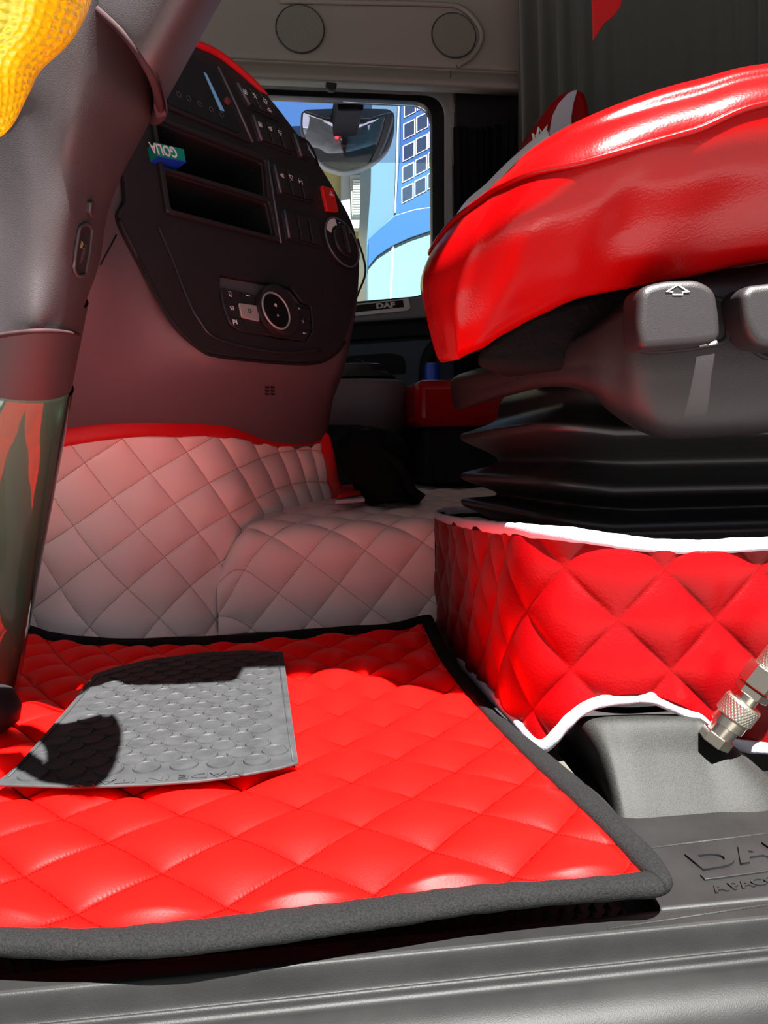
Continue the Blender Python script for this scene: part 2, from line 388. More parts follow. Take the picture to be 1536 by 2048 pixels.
# passenger side wall, one plate with the window cut out
YD = 2.30; FW = FY(YD)
def wp(l, fr=FW): return [np.array(fr.hit(x, y)) for x, y in l]
glass_o = rnd(wp([(330, 178), (862, 207), (864, 588), (330, 640)]), .05, 8)
whole = [np.array(q) for q in ((-1.2, .0), (1.15, .0), (1.15, 1.47), (-1.2, 1.47))]
fr_out = rnd(wp([(250, 150), (900, 178), (897, 600), (250, 668)]), .07, 8)
door = plate('door_1', FW, whole, [fr_out], -.05, .0, M_doorpl, bevel=0.0005); struct(door)
def ring(name, o_, i_, h0, h1, m, parent=None): return plate(name, FW, rnd(wp(o_), .07, 8), [rnd(wp(i_), .06, 8)], h0, h1, m, parent, bevel=.0015)
wf = ring('window_1', (((240, 146), (905, 172), (903, 612), (240, 680))), (((300, 170), (888, 194), (888, 598), (300, 650))), -.03, .012, M_frame); struct(wf)
o = ring('window_seal', (((260, 160), (890, 186), (889, 600), (260, 655))), (((300, 181), (864, 205), (865, 590), (300, 640))), -.035, .004, M_seal, wf)
o = ring('door_seal', (((235, 137), (919, 163), (917, 640), (235, 700))), (((250, 149), (907, 176), (905, 600), (250, 680))), -.03, .022, M_seal, wf)
o = plate('glass_pane', FW, glass_o, [], -.022, -.018, M_glass, wf, bevel=.0003)
o = prism('sun_strip', [FW.w(*FW.hit(x, y), -.016) for x, y in [(330, 180), (862, 205), (864, 322), (330, 318)]], FW.n*.0005, M_tint, wf)
# window ledge with the maker's plate
led = fprism('trim_6', FW, [(300, 648), (715, 607), (900, 586), (960, 580), (960, 628), (300, 672)], 0, .075, M_doorlt, bevel=.006); struct(led)
FL = FY(YD-.076)
pl = fprism('name_plate_frame', FL, [(640, 615), (818, 596), (822, 616), (815, 622), (640, 640)], 0, .004, M_silver, led, bevel=.002)
fprism('name_plate', FL, [(640, 618), (806, 600), (808, 614), (640, 632)], .004, .006, M_dark, pl, bevel=.001)
u, v = FL.hit(752, 616); text('plate_lettering', 'DAF', FL, u, v-.002, .0185, .0065, M_silver, pl, rot=.08, ext=.0006, bold=.0009, sx=1.5)
# lower door: dark fold, pocket and lit pillar
struct(fprism('trim_7', FW, [(640, 655), (1000, 633), (1000, 662), (640, 684)], 0, .05, M_dark, bevel=.004))
struct(fprism('trim_8', FW, [(640, 692), (1000, 668), (1000, 900), (640, 900)], 0, .03, M_doorpl, bevel=.005))
struct(fprism('trim_9', FW, [(655, 715), (780, 706), (806, 712), (812, 728), (812, 748), (655, 752)], .03, .032, M_dark, bevel=.0, r=.01))
arch = cr([FW.wp(x, y, .045) for x, y in [(852, 790), (852, 745), (858, 712), (874, 690), (900, 676), (950, 668)]], 40)
hd = tube('grab_rail', arch, .020, M_dark); tag(hd, 'black curved grab rail on the passenger door beside the blue cylinder', 'grab rail')
# pillar behind the passenger door, with two screw caps
FPi = FY(2.24)
struct(fprism('trim_10', FPi, [(898, 172), (925, 172), (942, 190), (946, 300), (946, 640), (905, 640), (912, 420), (906, 240)], 0, .03, M_beige, bevel=.008))
pil = bpy.data.objects['trim_10']
for px, py in ((908, 226), (912, 432)):
    u, v = FPi.hit(px, py); fcyl('screw_cap', FPi, u, v, .013, .03, .036, M_beige, pil, bevel=.003, n=28)
struct(box('wall_side', .50, 1.15, 2.18, 2.24, 0, 1.47, M_dark))

# overhead shelf above the passenger window
YS = 2.02
prof = [(-180, YS+.05), (-60, YS), (10, YS-.005), (60, YS-.01), (118, YS-.015), (131, YS-.005), (140, YS-.020), (155, YS-.035), (168, YS-.02), (176, YS+.05), (178, YS+.2)]
ys = [P(700, py, y) for py, y in prof]; pr = cr([(0, a[1], a[2]) for a in ys], 90)
xs = np.linspace(P(330, 90, YS)[0], P(1090, 90, YS)[0], 30)
G = np.array([[(x, p[1], p[2]-(.0)*x) for p in pr] for x in xs])
shelf = thing('overhead_shelf', 'grey-brown moulded overhead locker above the passenger window with two round speakers', 'overhead locker')
grid('shelf_body', G, M_beige, shelf, thick=.004)
FS = Frame(P(700, 60, YS-.012), (1, 0, 0), pr[30]-pr[20] if pr[20][2] < pr[30][2] else pr[20]-pr[30])
for (px, py, rx) in ((600, 60, 46), (907, 73, 44)):
    u, v = FS.hit(px, py); r = rx*YS/FPX*.98
    s = fcyl('speaker_grille', FS, u, v, r, -.004, .006, M_beige2, shelf, bevel=.002, n=64)
    tube('grille_rim', [FS.w(u+r*cos(a), v+r*sin(a), .005) for a in np.linspace(0, 2*pi, 64, endpoint=False)], .0018, M_fascia, s, closed=True, n=8)
ln = cr([FS.wp(x, y, .004) for x, y in [(560, 2), (700, 5), (880, 9), (925, 18), (955, 48), (963, 78), (945, 112), (915, 132)]], 60)
tube('moulded_edge', ln, .006, M_beige, shelf)
tube('seam', [FS.wp(x, y, .006) for x, y in [(902, 140), (901, 152), (899, 165)]], .0012, M_fascia, shelf)
fprism('sensor_cap', FY(1.97), [(652, 163), (674, 165), (673, 175), (667, 180), (658, 179), (652, 173)], 0, .02, M_dark, shelf, bevel=.003)

# curtains
def curtain(name, plan, z0, z1, n, amp, m, label, waves):
    p = crlen([(a, b, 0) for a, b in plan], n); T = np.gradient(p, axis=0); T /= np.linalg.norm(T, axis=1, keepdims=True); N = np.stack([-T[:, 1], T[:, 0], 0*T[:, 0]], 1)
    s = np.linspace(0, 1, n); rows = []
    for k, zz in enumerate(np.linspace(z0, z1, 30)):
        ph = .6*sin(zz*5)+zz*1.3; a = amp*(.55+.45*np.sin(s*9+zz*2.2))
        rows.append(p+N*(a*np.sin(s*waves*2*pi+ph+1.5*np.sin(s*13)))[:, None]+np.array([0, 0, zz]))
    return tag(grid(name, np.array(rows), m), label, 'curtain')
curtain('curtain', [(.585, 1.92), (.66, 1.86), (.80, 1.72), (.95, 1.4), (1.02, 1.0), (1.04, .58)], .01, 1.44, 700, .022, M_curt, 'dark grey pleated curtain hanging across the back of the cab above the red seat', 30)
curtain('curtain', [(.485, 2.14), (.56, 2.15), (.64, 2.10)], .31, 1.09, 160, .014, M_curtb, 'black curtain bunched between the window pillar and the grey pleated curtain', 8)
FPen = FY(1.45)
pn = prism('pennant', [FPen.wp(x, y) for x, y in [(1183, -60), (1186, 40), (1187, 80), (1195, 68), (1208, 47), (1230, 30), (1242, 12), (1250, -60)]], (0, .004, 0), M_redtrim, bevel=.001)
tag(pn, 'red pointed pennant tip hanging from the ceiling in front of the grey curtain', 'pennant')

# ================================================================== OUTSIDE the passenger window
struct(box('ground', -30, 30, -12, 40, -1.75, -1.65, mat('asphalt', (.15, .145, .14), .9, var=(3, (.18, .175, .17), .2))))
YV = 4.6; FV = FY(YV)
van = thing('trailer', 'pale blue vehicle outside the window with small dark windows and a blue stripe', 'trailer')
M_pale = mat('pale_blue_paint', (.06, .13, .175), .35); M_mid = mat('mid_blue_paint', (.018, .076, .185), .35); M_pale2 = mat('paler_blue_paint', (.11, .185, .21), .35)
M_win = mat('dark_cells', (.02, .035, .06), .2)
def vp(name, l, h0, h1, m, par, r=0): return fprism(name, FV, l, h0, h1, m, par, bevel=.004, r=r)
vp('body', [(745, 150), (1100, 150), (1100, 1535), (735, 1535), (733, 480), (741, 380)], -.6, 0, M_pale, van)
vp('upper_panel', [(803, 150), (1100, 150), (1100, 400), (862, 416), (830, 422), (790, 432), (800, 300)], 0, .01, M_mid, van)
vp('stripe', [(737, 478), (760, 455), (790, 430), (830, 418), (1100, 380), (1100, 440), (862, 462), (820, 476), (785, 492), (755, 512), (736, 535)], .0101, .018, M_mid, van)
vp('lower_panel', [(736, 536), (755, 513), (785, 493), (820, 477), (862, 463), (1100, 441), (1100, 700), (736, 700)], .003, .008, M_pale2, van)
vp('seam', [(784, 490), (788, 490), (783, 600), (779, 600)], .008, .012, M_body, van)
vp('edge_strip', [(796, 200), (799, 200), (792, 425), (789, 426)], .011, .016, M_body, van)
for r_, (a, b) in enumerate(((384, 0), (342, 0), (300, 0), (256, 0), (212, 0))):
    for c in range(5):
        x0 = 805+c*26+(4-r_)*.0+(r_)*1.2; y1 = a+22-c*14-2; w_, h_ = 21, 27
        f = vp('window', [(x0-2, y1-h_-1), (x0+w_+1, y1-h_-12), (x0+w_+1, y1-8), (x0-2, y1+4)], .010, .013, M_body, van)
        fprism('pane', FV, [(x0, y1-h_), (x0+w_-1, y1-h_-9), (x0+w_-1, y1-10), (x0, y1)], .013, .015, M_win, f)
vp('roof_band', [(745, 60), (1100, 60), (1100, 149), (745, 149)], -.6, 0, M_mid, van)
bl = thing('building', 'yellow house wall with white trim and louvred shutter outside the window', 'building')
YB = 11.0; FB = FY(YB); M_yel = mat('yellow_render', (.25, .21, .085), .9); M_wht = mat('white_render', (.22, .24, .235), .9); M_sh = mat('shutter_paint', (.42, .46, .42), .6)
fprism('wall', FB, [(380, 120), (1000, 120), (1000, 1300), (380, 1300)], -.5, 0, M_yel, bl)
fprism('blue_awning', FB, [(380, 120), (800, 120), (800, 215), (640, 250), (380, 262)], .1, .5, M_mid, bl)
fprism('trim_panel', FB, [(682, 320), (800, 320), (800, 455), (682, 455)], 0, .08, M_wht, bl)
sh = fprism('shutter', FB, [(700, 350), (760, 350), (760, 432), (704, 432)], .08, .12, M_wht, bl)
for k in range(14):
    fprism('louvre', FB, [(706, 360+k*5), (732, 360+k*5), (732, 363+k*5), (706, 363+k*5)], .12, .15, M_sh, sh)
fprism('sill', FB, [(690, 440), (800, 440), (800, 456), (690, 456)], .08, .25, M_wht, bl)
# kerb mirror hanging above the window
mr = thing('kerb_mirror', 'rounded convex kerb mirror hanging outside above the passenger window', 'mirror')
YM = 2.55; FM = FY(YM)
mo = [(602, 228), (612, 223), (690, 221), (775, 223), (788, 230), (790, 262), (783, 290), (760, 312), (725, 328), (690, 334), (650, 324), (615, 290), (601, 258)]
hq = rnd([np.array(FM.hit(x, y)) for x, y in mo], .02); hc = np.mean(hq, 0)
prism('mirror_housing', [FM.w(a, b, -.055+(b-hc[1])*.45) for a, b in hq], FM.n*.046, M_doorlt, mr, bevel=.008)
mi = [FM.hit(695+(x-695)*.96, 275+(y-275)*.95) for x, y in mo]; mi = rnd(mi, .03, 6); c0 = np.mean(mi, 0)
rings = []
for k in range(13):
    s = 1-k/12.0; rings.append([FM.w(c0[0]+(q[0]-c0[0])*s, c0[1]+(q[1]-c0[1])*s, -.006+.014*(1-s*s)+(q[1]-c0[1])*s*.45) for q in mi])
mg = grid('mirror_glass', np.array(rings), M_mirror, mr, cu=True)
fprism('mirror_arm', FM, [(672, 168), (730, 168), (727, 221), (675, 221)], -.05, .195, M_dark, mr, bevel=.006)

# ================================================================== FLOOR MAT
ZM = .020
def zl(l, z=ZM): return [Z(a, b, z) for a, b in l]
def zf(y, lo=.011, hi=.020):
    t = np.clip((y-.395)/.10, 0, 1); return lo+(hi-lo)*t*t*(3-2*t)
def zd(l, lo=.011, hi=.020):
    out = []
    for a, b in l:
        z = hi
        for _ in range(25): z = .5*z+.5*zf(Z(a, b, z)[1], lo, hi)
        out.append(Z(a, b, z))
    return out
near = crlen(zd([(-160, 1850), (0, 1861), (120, 1864), (230, 1861), (420, 1842), (600, 1820), (768, 1799), (893, 1783), (1020, 1772), (1153, 1765), (1230, 1757), (1288, 1750)]), 400)
right = crlen(zd([(1288, 1750), (1262, 1722), (1225, 1680), (1150, 1606), (1070, 1532), (1000, 1462), (930, 1385), (880, 1318), (858, 1275), (845, 1248)]), 300)
far = crlen(zl([(-160, 1215), (-60, 1232), (40, 1262), (120, 1284), (240, 1292), (400, 1290), (560, 1280), (700, 1269), (790, 1262), (845, 1248)]), 400)
left = resample([near[0], far[0]], 300)
G = coons(near, right, far, left, 420, 420)
LAT = {(0,0):(827.6,1604),(-1,0):(701,1566),(-2,0):(599,1523),(1,0):(960,1637),(2,0):(1114,1655.5),(0,-1):(718.5,1667),(0,1):(907.7,1542),(0,2):(985.8,1491),(-1,-1):(600,1620),(-1,1):(794,1515),(-1,2):(868.6,1468),(1,1):(1041,1570),(-2,1):(687,1483),(-2,2):(775,1445),(-2,3):(833,1410),(-3,1):(595,1460),(-3,2):(681,1427),(-3,3):(751,1396),(-4,2):(597,1407),(-4,3):(668,1377.5),(-1,-2):(474,1681),(0,-2):(597,1722),(-2,-2):(362,1623),(-1,-3):(332,1739),(0,-3):(455,1785),(-2,-3):(217,1691),(-3,-3):(119,1634),(1,-2):(740,1757),(1,-1):(870,1699),(2,-1):(1023,1730),(-1,-4):(152,1817),(-2,-4):(47,1742),(-4,4):(716,1353),(-5,3):(602,1355),(-5,4):(666,1331),(-5,5):(727,1308)}
G[..., 2] = zf(G[..., 1])
fit = polyfit2([zd([q])[0][:2] for q in LAT.values()], list(LAT.keys()), 2)
ij = fit(G[..., :2])
edge = np.minimum.reduce([np.linspace(0, 1, 420)[:, None]+0*G[..., 0], 1-np.linspace(0, 1, 420)[:, None]+0*G[..., 0], 1-np.linspace(0, 1, 420)[None, :]+0*G[..., 0]])
fade = np.clip(edge/.012, 0, 1)
G[..., 2] += (.0088*puff(ij, .5)-.003)*fade
fm = thing('floor_mat', 'large red quilted leather floor mat with black cloth edging and a grey heel pad', 'floor mat')
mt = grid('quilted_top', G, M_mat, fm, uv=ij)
def binding(name, inner, outer, thick, m, parent, z=None):
    a, b = resample(inner, 260), resample(outer, 260); c = (a+b)/2; n = 14; G = []
    for k in range(260):
        ax = (b[k]-a[k])/2; L = np.linalg.norm(ax); up = np.array([0, 0, 1.0]); wob = 1+.06*sin(k*.55)+.05*sin(k*.23)
        G.append([c[k]+ax*1.08*cos(t)+up*thick*wob*np.sign(sin(t))*abs(sin(t))**.7 for t in np.linspace(0, 2*pi, n, endpoint=False)])
    return grid(name, np.array(G), m, parent, cu=True)
zb = .019
outn = cr(zd([(-160, 1895), (0, 1903), (120, 1907), (300, 1906), (500, 1885), (768, 1846), (950, 1818), (1100, 1801), (1240, 1789), (1315, 1785), (1340, 1772), (1338, 1754), (1300, 1702), (1240, 1648), (1180, 1585), (1130, 1542), (1085, 1505), (1030, 1462), (960, 1392), (905, 1318), (880, 1272), (864, 1237), (850, 1234), (780, 1252), (700, 1256), (500, 1273), (330, 1280), (240, 1282), (120, 1272), (35, 1246), (-60, 1216), (-160, 1195)], .010, zb), 900)
inn = np.vstack([near, right, far[::-1]]); inn = inn*1.0; inn[:, 2] = zf(inn[:, 1], .010, zb)
# pair inner and outer by walking both outlines piecewise
def seg(c, a, b):
    A = zd([a], .010, zb)[0]; B = zd([b], .010, zb)[0]; i = np.argmin(np.linalg.norm(c-A, axis=1)); j = np.argmin(np.linalg.norm(c-B, axis=1)); return c[i:j+1]
parts = [((-160, 1850), (1288, 1750), (-160, 1895), (1325, 1778)), ((1288, 1750), (845, 1248), (1325, 1778), (862, 1236)), ((845, 1248), (-160, 1215), (862, 1236), (-160, 1195))]
A_ = np.vstack([resample(seg(inn, p[0], p[1]), 140) for p in parts]); B_ = np.vstack([resample(seg(outn, p[2], p[3]), 140) for p in parts])
c = (A_+B_)/2; Gb = []
for k in range(len(c)):
    ax = (B_[k]-A_[k])/2; wob = 1+.05*sin(k*.8)+.04*sin(k*.31)
    Gb.append([c[k]+ax*1.10*cos(t)+np.array([0, 0, .0055])*wob*np.sign(sin(t))*abs(sin(t))**.7 for t in np.linspace(0, 2*pi, 16, endpoint=False)])
grid('edge_binding', np.array(Gb), M_bbind, fm, cu=True)
# heel pad
ZPAD = .0295
pado = zl([(-12, 1574), (30, 1540), (85, 1478), (150, 1402), (188, 1352), (230, 1338), (300, 1322), (400, 1309), (490, 1304), (566, 1307), (571, 1340), (584, 1440), (597, 1530), (560, 1541), (480, 1556), (400, 1567), (300, 1574), (150, 1579)], ZPAD)
pad = prism('heel_pad', pado, (0, 0, .0022), M_pad, None, bevel=.0008)
FP = FZ(ZPAD+.0022); pieces = [pad]
inpoly = np.array([p[:2] for p in pado])
def inside(q, poly):
    x, y = q; c = False; n = len(poly)
    for i in range(n):
        a, b = poly[i-1], poly[i]
        if (a[1] > y) != (b[1] > y) and x < (b[0]-a[0])*(y-a[1])/(b[1]-a[1])+a[0]: c = not c
    return c
def pdist(q, poly):
    return min(np.linalg.norm(np.array(q)-(a+(b-a)*np.clip(((np.array(q)-a)@(b-a))/((b-a)@(b-a)+1e-12), 0, 1))) for a, b in zip(poly, np.roll(poly, -1, 0)))
dv, df = [], []
x0, y0 = FP.hit(551, 1394)
for a in range(-20, 20):
    for b in range(-40, 40):
        x = x0+a*.0255+(b % 2)*.01275; y = y0+b*.0160
        if not inside((x, y), inpoly) or pdist((x, y), inpoly) < .015: continue
        if y < FP.hit(400, 1530)[1]+.004*0: continue
        base = len(dv); n = 22
        for (r, h) in ((1.0, 0), (.96, .0013), (.84, .0013), (.80, .0008)):
            dv += [(x+.0100*r*cos(2*pi*k/n), y+.0108*r*sin(2*pi*k/n), ZPAD+.0022+h) for k in range(n)]
        for l in range(3): df += [(base+l*n+k, base+l*n+(k+1) % n, base+(l+1)*n+(k+1) % n, base+(l+1)*n+k) for k in range(n)]
        df.append(tuple(base+3*n+k for k in range(n)))
discs = mesh('discs', dv, df, M_pad, None, smooth=False)
u, v = FP.hit(455, 1548)
t1 = text('t', 'MADE IN ITALY', FP, u+.012, v+.003, .0105, .0002, M_pad, rot=pi+.0, ext=.0005, sx=1.6)
seam = [tube('s', [np.array((q[0], q[1], ZPAD+.0024)) for q in zl([(18, 1560), (95, 1478), (160, 1402), (196, 1357)], ZPAD)], .0007, M_pad), tube('s', zl([(556, 1312), (574, 1440), (586, 1522)], ZPAD+.0024), .0007, M_pad), tube('s', cr(zl([(205, 1352), (300, 1328), (400, 1315), (490, 1310), (556, 1312)], ZPAD+.0024), 30), .0006, M_pad)]
pad = join('heel_pad', [pad, discs, t1]+seam, fm); tag(pad, 'grey rubber heel pad with round studs')

# ================================================================== QUILTED TUNNEL AND WALL COVER
cv = thing('tunnel_cover', 'white quilted leather cover over the engine tunnel and lower dash, edged in red', 'quilted cover')
foot = crlen([Z(-160, 1225, 0), Z(-60, 1232, 0), Z(30, 1252, 0), Z(100, 1272, 0), Z(170, 1284, 0), Z(240, 1286, 0), Z(340, 1282, 0), Z(440, 1270, 0)], 200)
seamw = cr([P(440, 1270, 1.098), P(437, 1200, 1.098), P(440, 1150, 1.10), P(455, 1100, 1.105), P(482, 1058, 1.115), P(520, 1034, 1.14), P(570, 1014, 1.21), P(620, 1002, 1.31), P(667, 990, 1.42)], 200)
bot = np.vstack([foot, cr([P(440, 1270, 1.098), P(452, 1268, 1.120), P(480, 1266, 1.155), P(560, 1262, 1.26), P(667, 1250, 1.42)], 120)[1:]])
top = cr([P(-160, 930, .99), P(0, 905, 1.0), P(100, 886, 1.01), P(200, 870, 1.03), P(290, 862, 1.06), P(370, 864, 1.10), P(430, 864, 1.14), P(480, 874, 1.19), P(540, 883, 1.27), P(600, 883, 1.34), P(643, 878, 1.39)], 300)
rgt = cr([P(667, 1250, 1.42), P(667, 1120, 1.42), P(667, 990, 1.42), P(660, 960, 1.42), P(652, 915, 1.41), P(643, 878, 1.39)], 120)
rgt_full = np.vstack([seamw, rgt[1:]]); lft = resample([bot[0], top[0]], 120)
G = coons(bot, rgt, top, lft, 620, 420)
for _ in range(120):
    G[1:-1, 1:-1] = .25*(G[:-2, 1:-1]+G[2:, 1:-1]+G[1:-1, :-2]+G[1:-1, 2:])
def sc1(c): return (c[0]/2.194, 820+c[1]/2.194)
LW = {(0,0):(600,522),(0,1):(765,408),(0,2):(920,315),(0,3):(1050,250),(0,4):(1145,210),(0,5):(1225,185),(0,-1):(435,648),(0,-2):(275,772),(0,-3):(120,888),(1,0):(715,665),(2,0):(830,800),(3,0):(958,915),(-1,0):(495,392),(-2,0):(375,238),(1,1):(865,556),(1,2):(1000,470),(1,3):(1115,405),(1,4):(1220,358),(1,5):(1290,335),(1,-1):(565,785),(1,-2):(408,912),(-1,1):(650,285),(-1,2):(805,188),(-1,-1):(330,500),(-1,-2):(165,610),(-2,-1):(210,345),(2,-1):(695,925),(2,1):(975,665),(2,2):(1085,510),(-1,3):(960,115),(1,6):(1345,318),(0,6):(1310,170)}
tmp = grid('tmp', G[::6, ::6], None); bvw = bvh(tmp)
uv3, k3 = [], []
for k, c in LW.items():
    h, _ = cast(bvw, *sc1(c))
    if h is not None: uv3.append((h[0], h[2])); k3.append(k)
bpy.data.objects.remove(tmp)
fitw = polyfit2(uv3, k3, 3); ij = fitw(G[..., [0, 2]]); N = toward(G, gnormals(G))
vv = np.linspace(0, 1, 420)[:, None]; uu = np.linspace(0, 1, 620)[None, :]; fade = np.clip(np.minimum(np.minimum(vv, 1-vv), 1-uu)/.02, 0, 1)
G2 = G+N*((.0090*puff(ij, .5)-.0015)*fade)[..., None]
G2 = G2+N*(.0035*np.sin(G[..., 0]*23+G[..., 2]*17)*fade)[..., None]
grid('dash_wall_panel', G2, M_white, cv, uv=ij, thick=.004)
# tunnel
fx = np.linspace(-.0860, .56, 520); F0 = Z(440, 1270, 0); F1 = Z(880, 1243, 0)
pf = np.array([(0, 0), (.002, .04), (.006, .085), (.012, .112), (.024, .130), (.045, .141), (.08, .146), (.18, .154), (.35, .160), (.6, .160), (.95, .160)])
pp = crlen([(0, a, b) for a, b in pf], 420)
G = np.array([[(x, F0[1]+(F1[1]-F0[1])*(x-F0[0])/(F1[0]-F0[0])+p[1], p[2]*(.60+.40*sin(pi/2*min(1, max(0, (x+.086)/.050))))) for x in fx] for p in pp])
arc = np.r_[0, np.cumsum(np.linalg.norm(np.diff(pp, axis=0), axis=1))]
def sc2(c): return (400+c[0]/2.743, 820+c[1]/2.743)
LT = {(0,0):(565,820),(1,0):(755,958),(2,0):(945,1087),(0,1):(715,665),(-1,0):(375,690),(1,1):(900,770),(2,1):(1090,905),(3,1):(1270,1040),(0,-1):(420,1017),(1,-1):(620,1140),(-1,-1):(222,885),(1,2):(1038,632),(2,2):(1225,718),(0,-2):(300,1190),(-2,0):(258,638)}
tmp = grid('tmp', G[::6, ::6], None); bvt = bvh(tmp); uv3, k3 = [], []
for k, c in LT.items():
    h, _ = cast(bvt, *sc2(c))
    if h is None: continue
    y0 = h[1]-(F0[1]+(F1[1]-F0[1])*(h[0]-F0[0])/(F1[0]-F0[0])); d = (pp[:, 1]-y0)**2+(pp[:, 2]-h[2])**2
    uv3.append((h[0], arc[np.argmin(d)])); k3.append(k)
bpy.data.objects.remove(tmp)
fitt = polyfit2(uv3, k3, 1); Q = np.stack([G[..., 0], arc[:, None]+0*G[..., 0]], -1); ij = fitt(Q); N = toward(G, gnormals(G))
if N[200, 200][2] < 0: N = -N
G2 = G+N*(.0080*puff(ij, .5)-.0035)[..., None]
grid('tunnel_panel', G2, M_white, cv, uv=ij, thick=.003)
# red binding along the top and down the right end
tp = np.vstack([top, rgt[::-1][1:75]]); tp = resample(tp, 300)
Gb = []
for k in range(300):
    T = tp[min(k+1, 299)]-tp[max(k-1, 0)]; T /= np.linalg.norm(T); v = CAM-tp[k]; v /= np.linalg.norm(v); o_ = np.cross(T, v); o_ /= np.linalg.norm(o_)
    cc = tp[k]+o_*.0042*-1+v*.006
    Gb.append([cc+o_*.0115*cos(t)+v*.0045*sin(t) for t in np.linspace(0, 2*pi, 12, endpoint=False)])
Gb = np.array(Gb)
rb = grid('red_binding', Gb, M_redtrim, cv, cu=True); tag(rb, 'bright red edging strip')
# small far mat piece and black bag
sm = thing('folded_mat', 'small red and white folded mat corner behind the quilted panel on the tunnel', 'mat')
prism('red_part', [Z(675, 998, .175), Z(722, 992, .175), Z(722, 972, .175), Z(678, 978, .175)], (0, 0, .006), M_redtrim, sm, bevel=.002)
prism('white_part', [Z(670, 1008, .168), Z(730, 1004, .168), Z(722, 994, .168), Z(675, 1000, .168)], (0, 0, .006), M_wbind, sm, bevel=.002)

# ================================================================== BAG
def blob(name, rows, m, parent, n=28):
    """rows: (px_left, px_right, py, y, depth)"""
    G = []
    for (a, b, py, y, d) in cr(rows, 40):
        A, B = P(a, py, y), P(b, py, y); c = (A+B)/2; r = abs(B[0]-A[0])/2
        G.append([c+np.array([r*cos(t), d*sin(t), .004*sin(3*t)]) for t in np.linspace(0, 2*pi, n, endpoint=False)])
    return grid(name, np.array(G), m, parent, cu=True, caps=True)
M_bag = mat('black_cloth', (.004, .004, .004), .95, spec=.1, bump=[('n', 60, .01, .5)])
bag = thing('cloth_bag', 'limp black cloth bag slumped on the white tunnel cover below the rounded console', 'bag')
blob('bag_body', [(700, 790, 862, 1.36, .04), (672, 812, 890, 1.35, .07), (674, 818, 930, 1.34, .07), (700, 822, 960, 1.33, .07), (712, 838, 985, 1.31, .06), (722, 842, 998, 1.29, .05), (735, 835, 1004, 1.28, .03)], M_bag, bag)
tube('strap', cr([P(760, 900, 1.27), P(800, 930, 1.26), P(820, 975, 1.25), P(845, 996, 1.24)], 30), .007, M_bag, bag)

# ================================================================== DASHBOARD
ang = radians(43); d_ = np.array([sin(ang), cos(ang), 0]); hh = np.array([-cos(ang), sin(ang), 0])
tl = radians(15); u_ = np.array([0, 0, cos(tl)])+hh*sin(tl)
K = Frame(P(240, 400, .95), d_, u_)
dash = thing('dashboard', 'dark plastic truck dashboard with switch banks, storage slots and climate controls', 'dashboard')
def kk(px, py, h=-.008): return K.wp(px, py, h)
net = [
 [P(-200, 940, 1.01), P(-60, 935, 1.01), P(110, 912, 1.04), P(290, 892, 1.09), P(430, 893, 1.17), P(540, 910, 1.30), P(625, 908, 1.40), P(648, 903, 1.46), P(646, 900, 1.75)],
 [P(-200, 800, .93), P(-60, 800, .93), P(110, 800, .965), P(290, 790, 1.01), P(430, 785, 1.07), P(540, 795, 1.15), P(640, 800, 1.245), P(666, 792, 1.30), P(664, 792, 1.7)],
 [P(-200, 700, .90), P(-60, 700, .90), P(120, 700, .92), P(290, 690, .975), kk(430, 712, -.010), kk(540, 712), kk(650, 712, -.012), P(694, 705, 1.24), P(692, 705, 1.6)],
 [P(-200, 550, .86), P(-60, 550, .87), P(150, 550, .89), kk(260, 545, -.010), kk(400, 550), kk(540, 550), kk(670, 550), kk(716, 545, -.016), P(712, 545, 1.6)],
 [P(-200, 400, .83), P(-60, 400, .84), P(150, 400, .87), kk(235, 400, -.010), kk(380, 400), kk(500, 400), kk(620, 400), kk(680, 402, -.014), P(675, 402, 1.6)],
 [P(-200, 250, .82), P(-60, 250, .83), P(150, 250, .87), kk(240, 250, -.010), kk(350, 250), kk(440, 250), kk(530, 250), kk(588, 262, -.014), P(582, 262, 1.6)],
 [P(-200, 60, .82), P(-60, 60, .83), P(150, 60, .88), kk(260, 60, -.010), kk(350, 78), kk(400, 96), kk(460, 128), kk(524, 186, -.014), P(520, 190, 1.55)],
]
for r_ in net: r_[-1] = np.array([r_[-1][0]*.86, 1.50, r_[-2][2]-.01])
G = surf(net, 140, 160)
# behind the slot openings the shell is really open
su = K.hit
hole = [np.array(K.hit(x, y)) for x, y in [(306, 240), (526, 322), (552, 478), (330, 422)]]
body_f = []
for f in gfaces(140, 160):
    c = G.reshape(-1, 3)[list(f)].mean(0)-K.o; q = (c@K.ex, c@K.ey)
    if abs(c@K.n) < .03 and inside(q, hole): continue
    body_f.append(f)
mesh('lower_shell', G.reshape(-1, 3), body_f, M_dash, dash)
# upper fascia
fo = [(300, 60), (352, 74), (400, 96), (462, 130), (528, 186), (588, 258), (636, 325), (676, 392), (702, 440), (716, 490), (719, 545), (712, 600), (700, 650), (688, 680), (668, 704), (632, 722), (560, 722), (440, 710), (400, 694), (345, 640), (290, 540), (238, 436), (252, 400), (246, 330), (236, 240), (244, 150)]
fo2 = [np.array(K.hit(x, y)) for x, y in fo]; fo2 = crlen([(a, b, 0) for a, b in fo2+[fo2[0]]], 220)[:-1, :2]
def kp(l): return [np.array(K.hit(x, y)) for x, y in l]
s1 = rnd(kp([(308, 243), (523, 326), (529, 397), (322, 336)]), .004); s2 = rnd(kp([(325, 345), (531, 407), (545, 475), (337, 421)]), .004)
cl = rnd(kp([(441, 548), (584, 576), (606, 606), (622, 612), (626, 660), (613, 684), (480, 664), (458, 648), (441, 600)]), .004)
plate('console_fascia', K, list(fo2), [s1, s2, cl], -.008, 0.0, M_fascia, dash, bevel=.002)
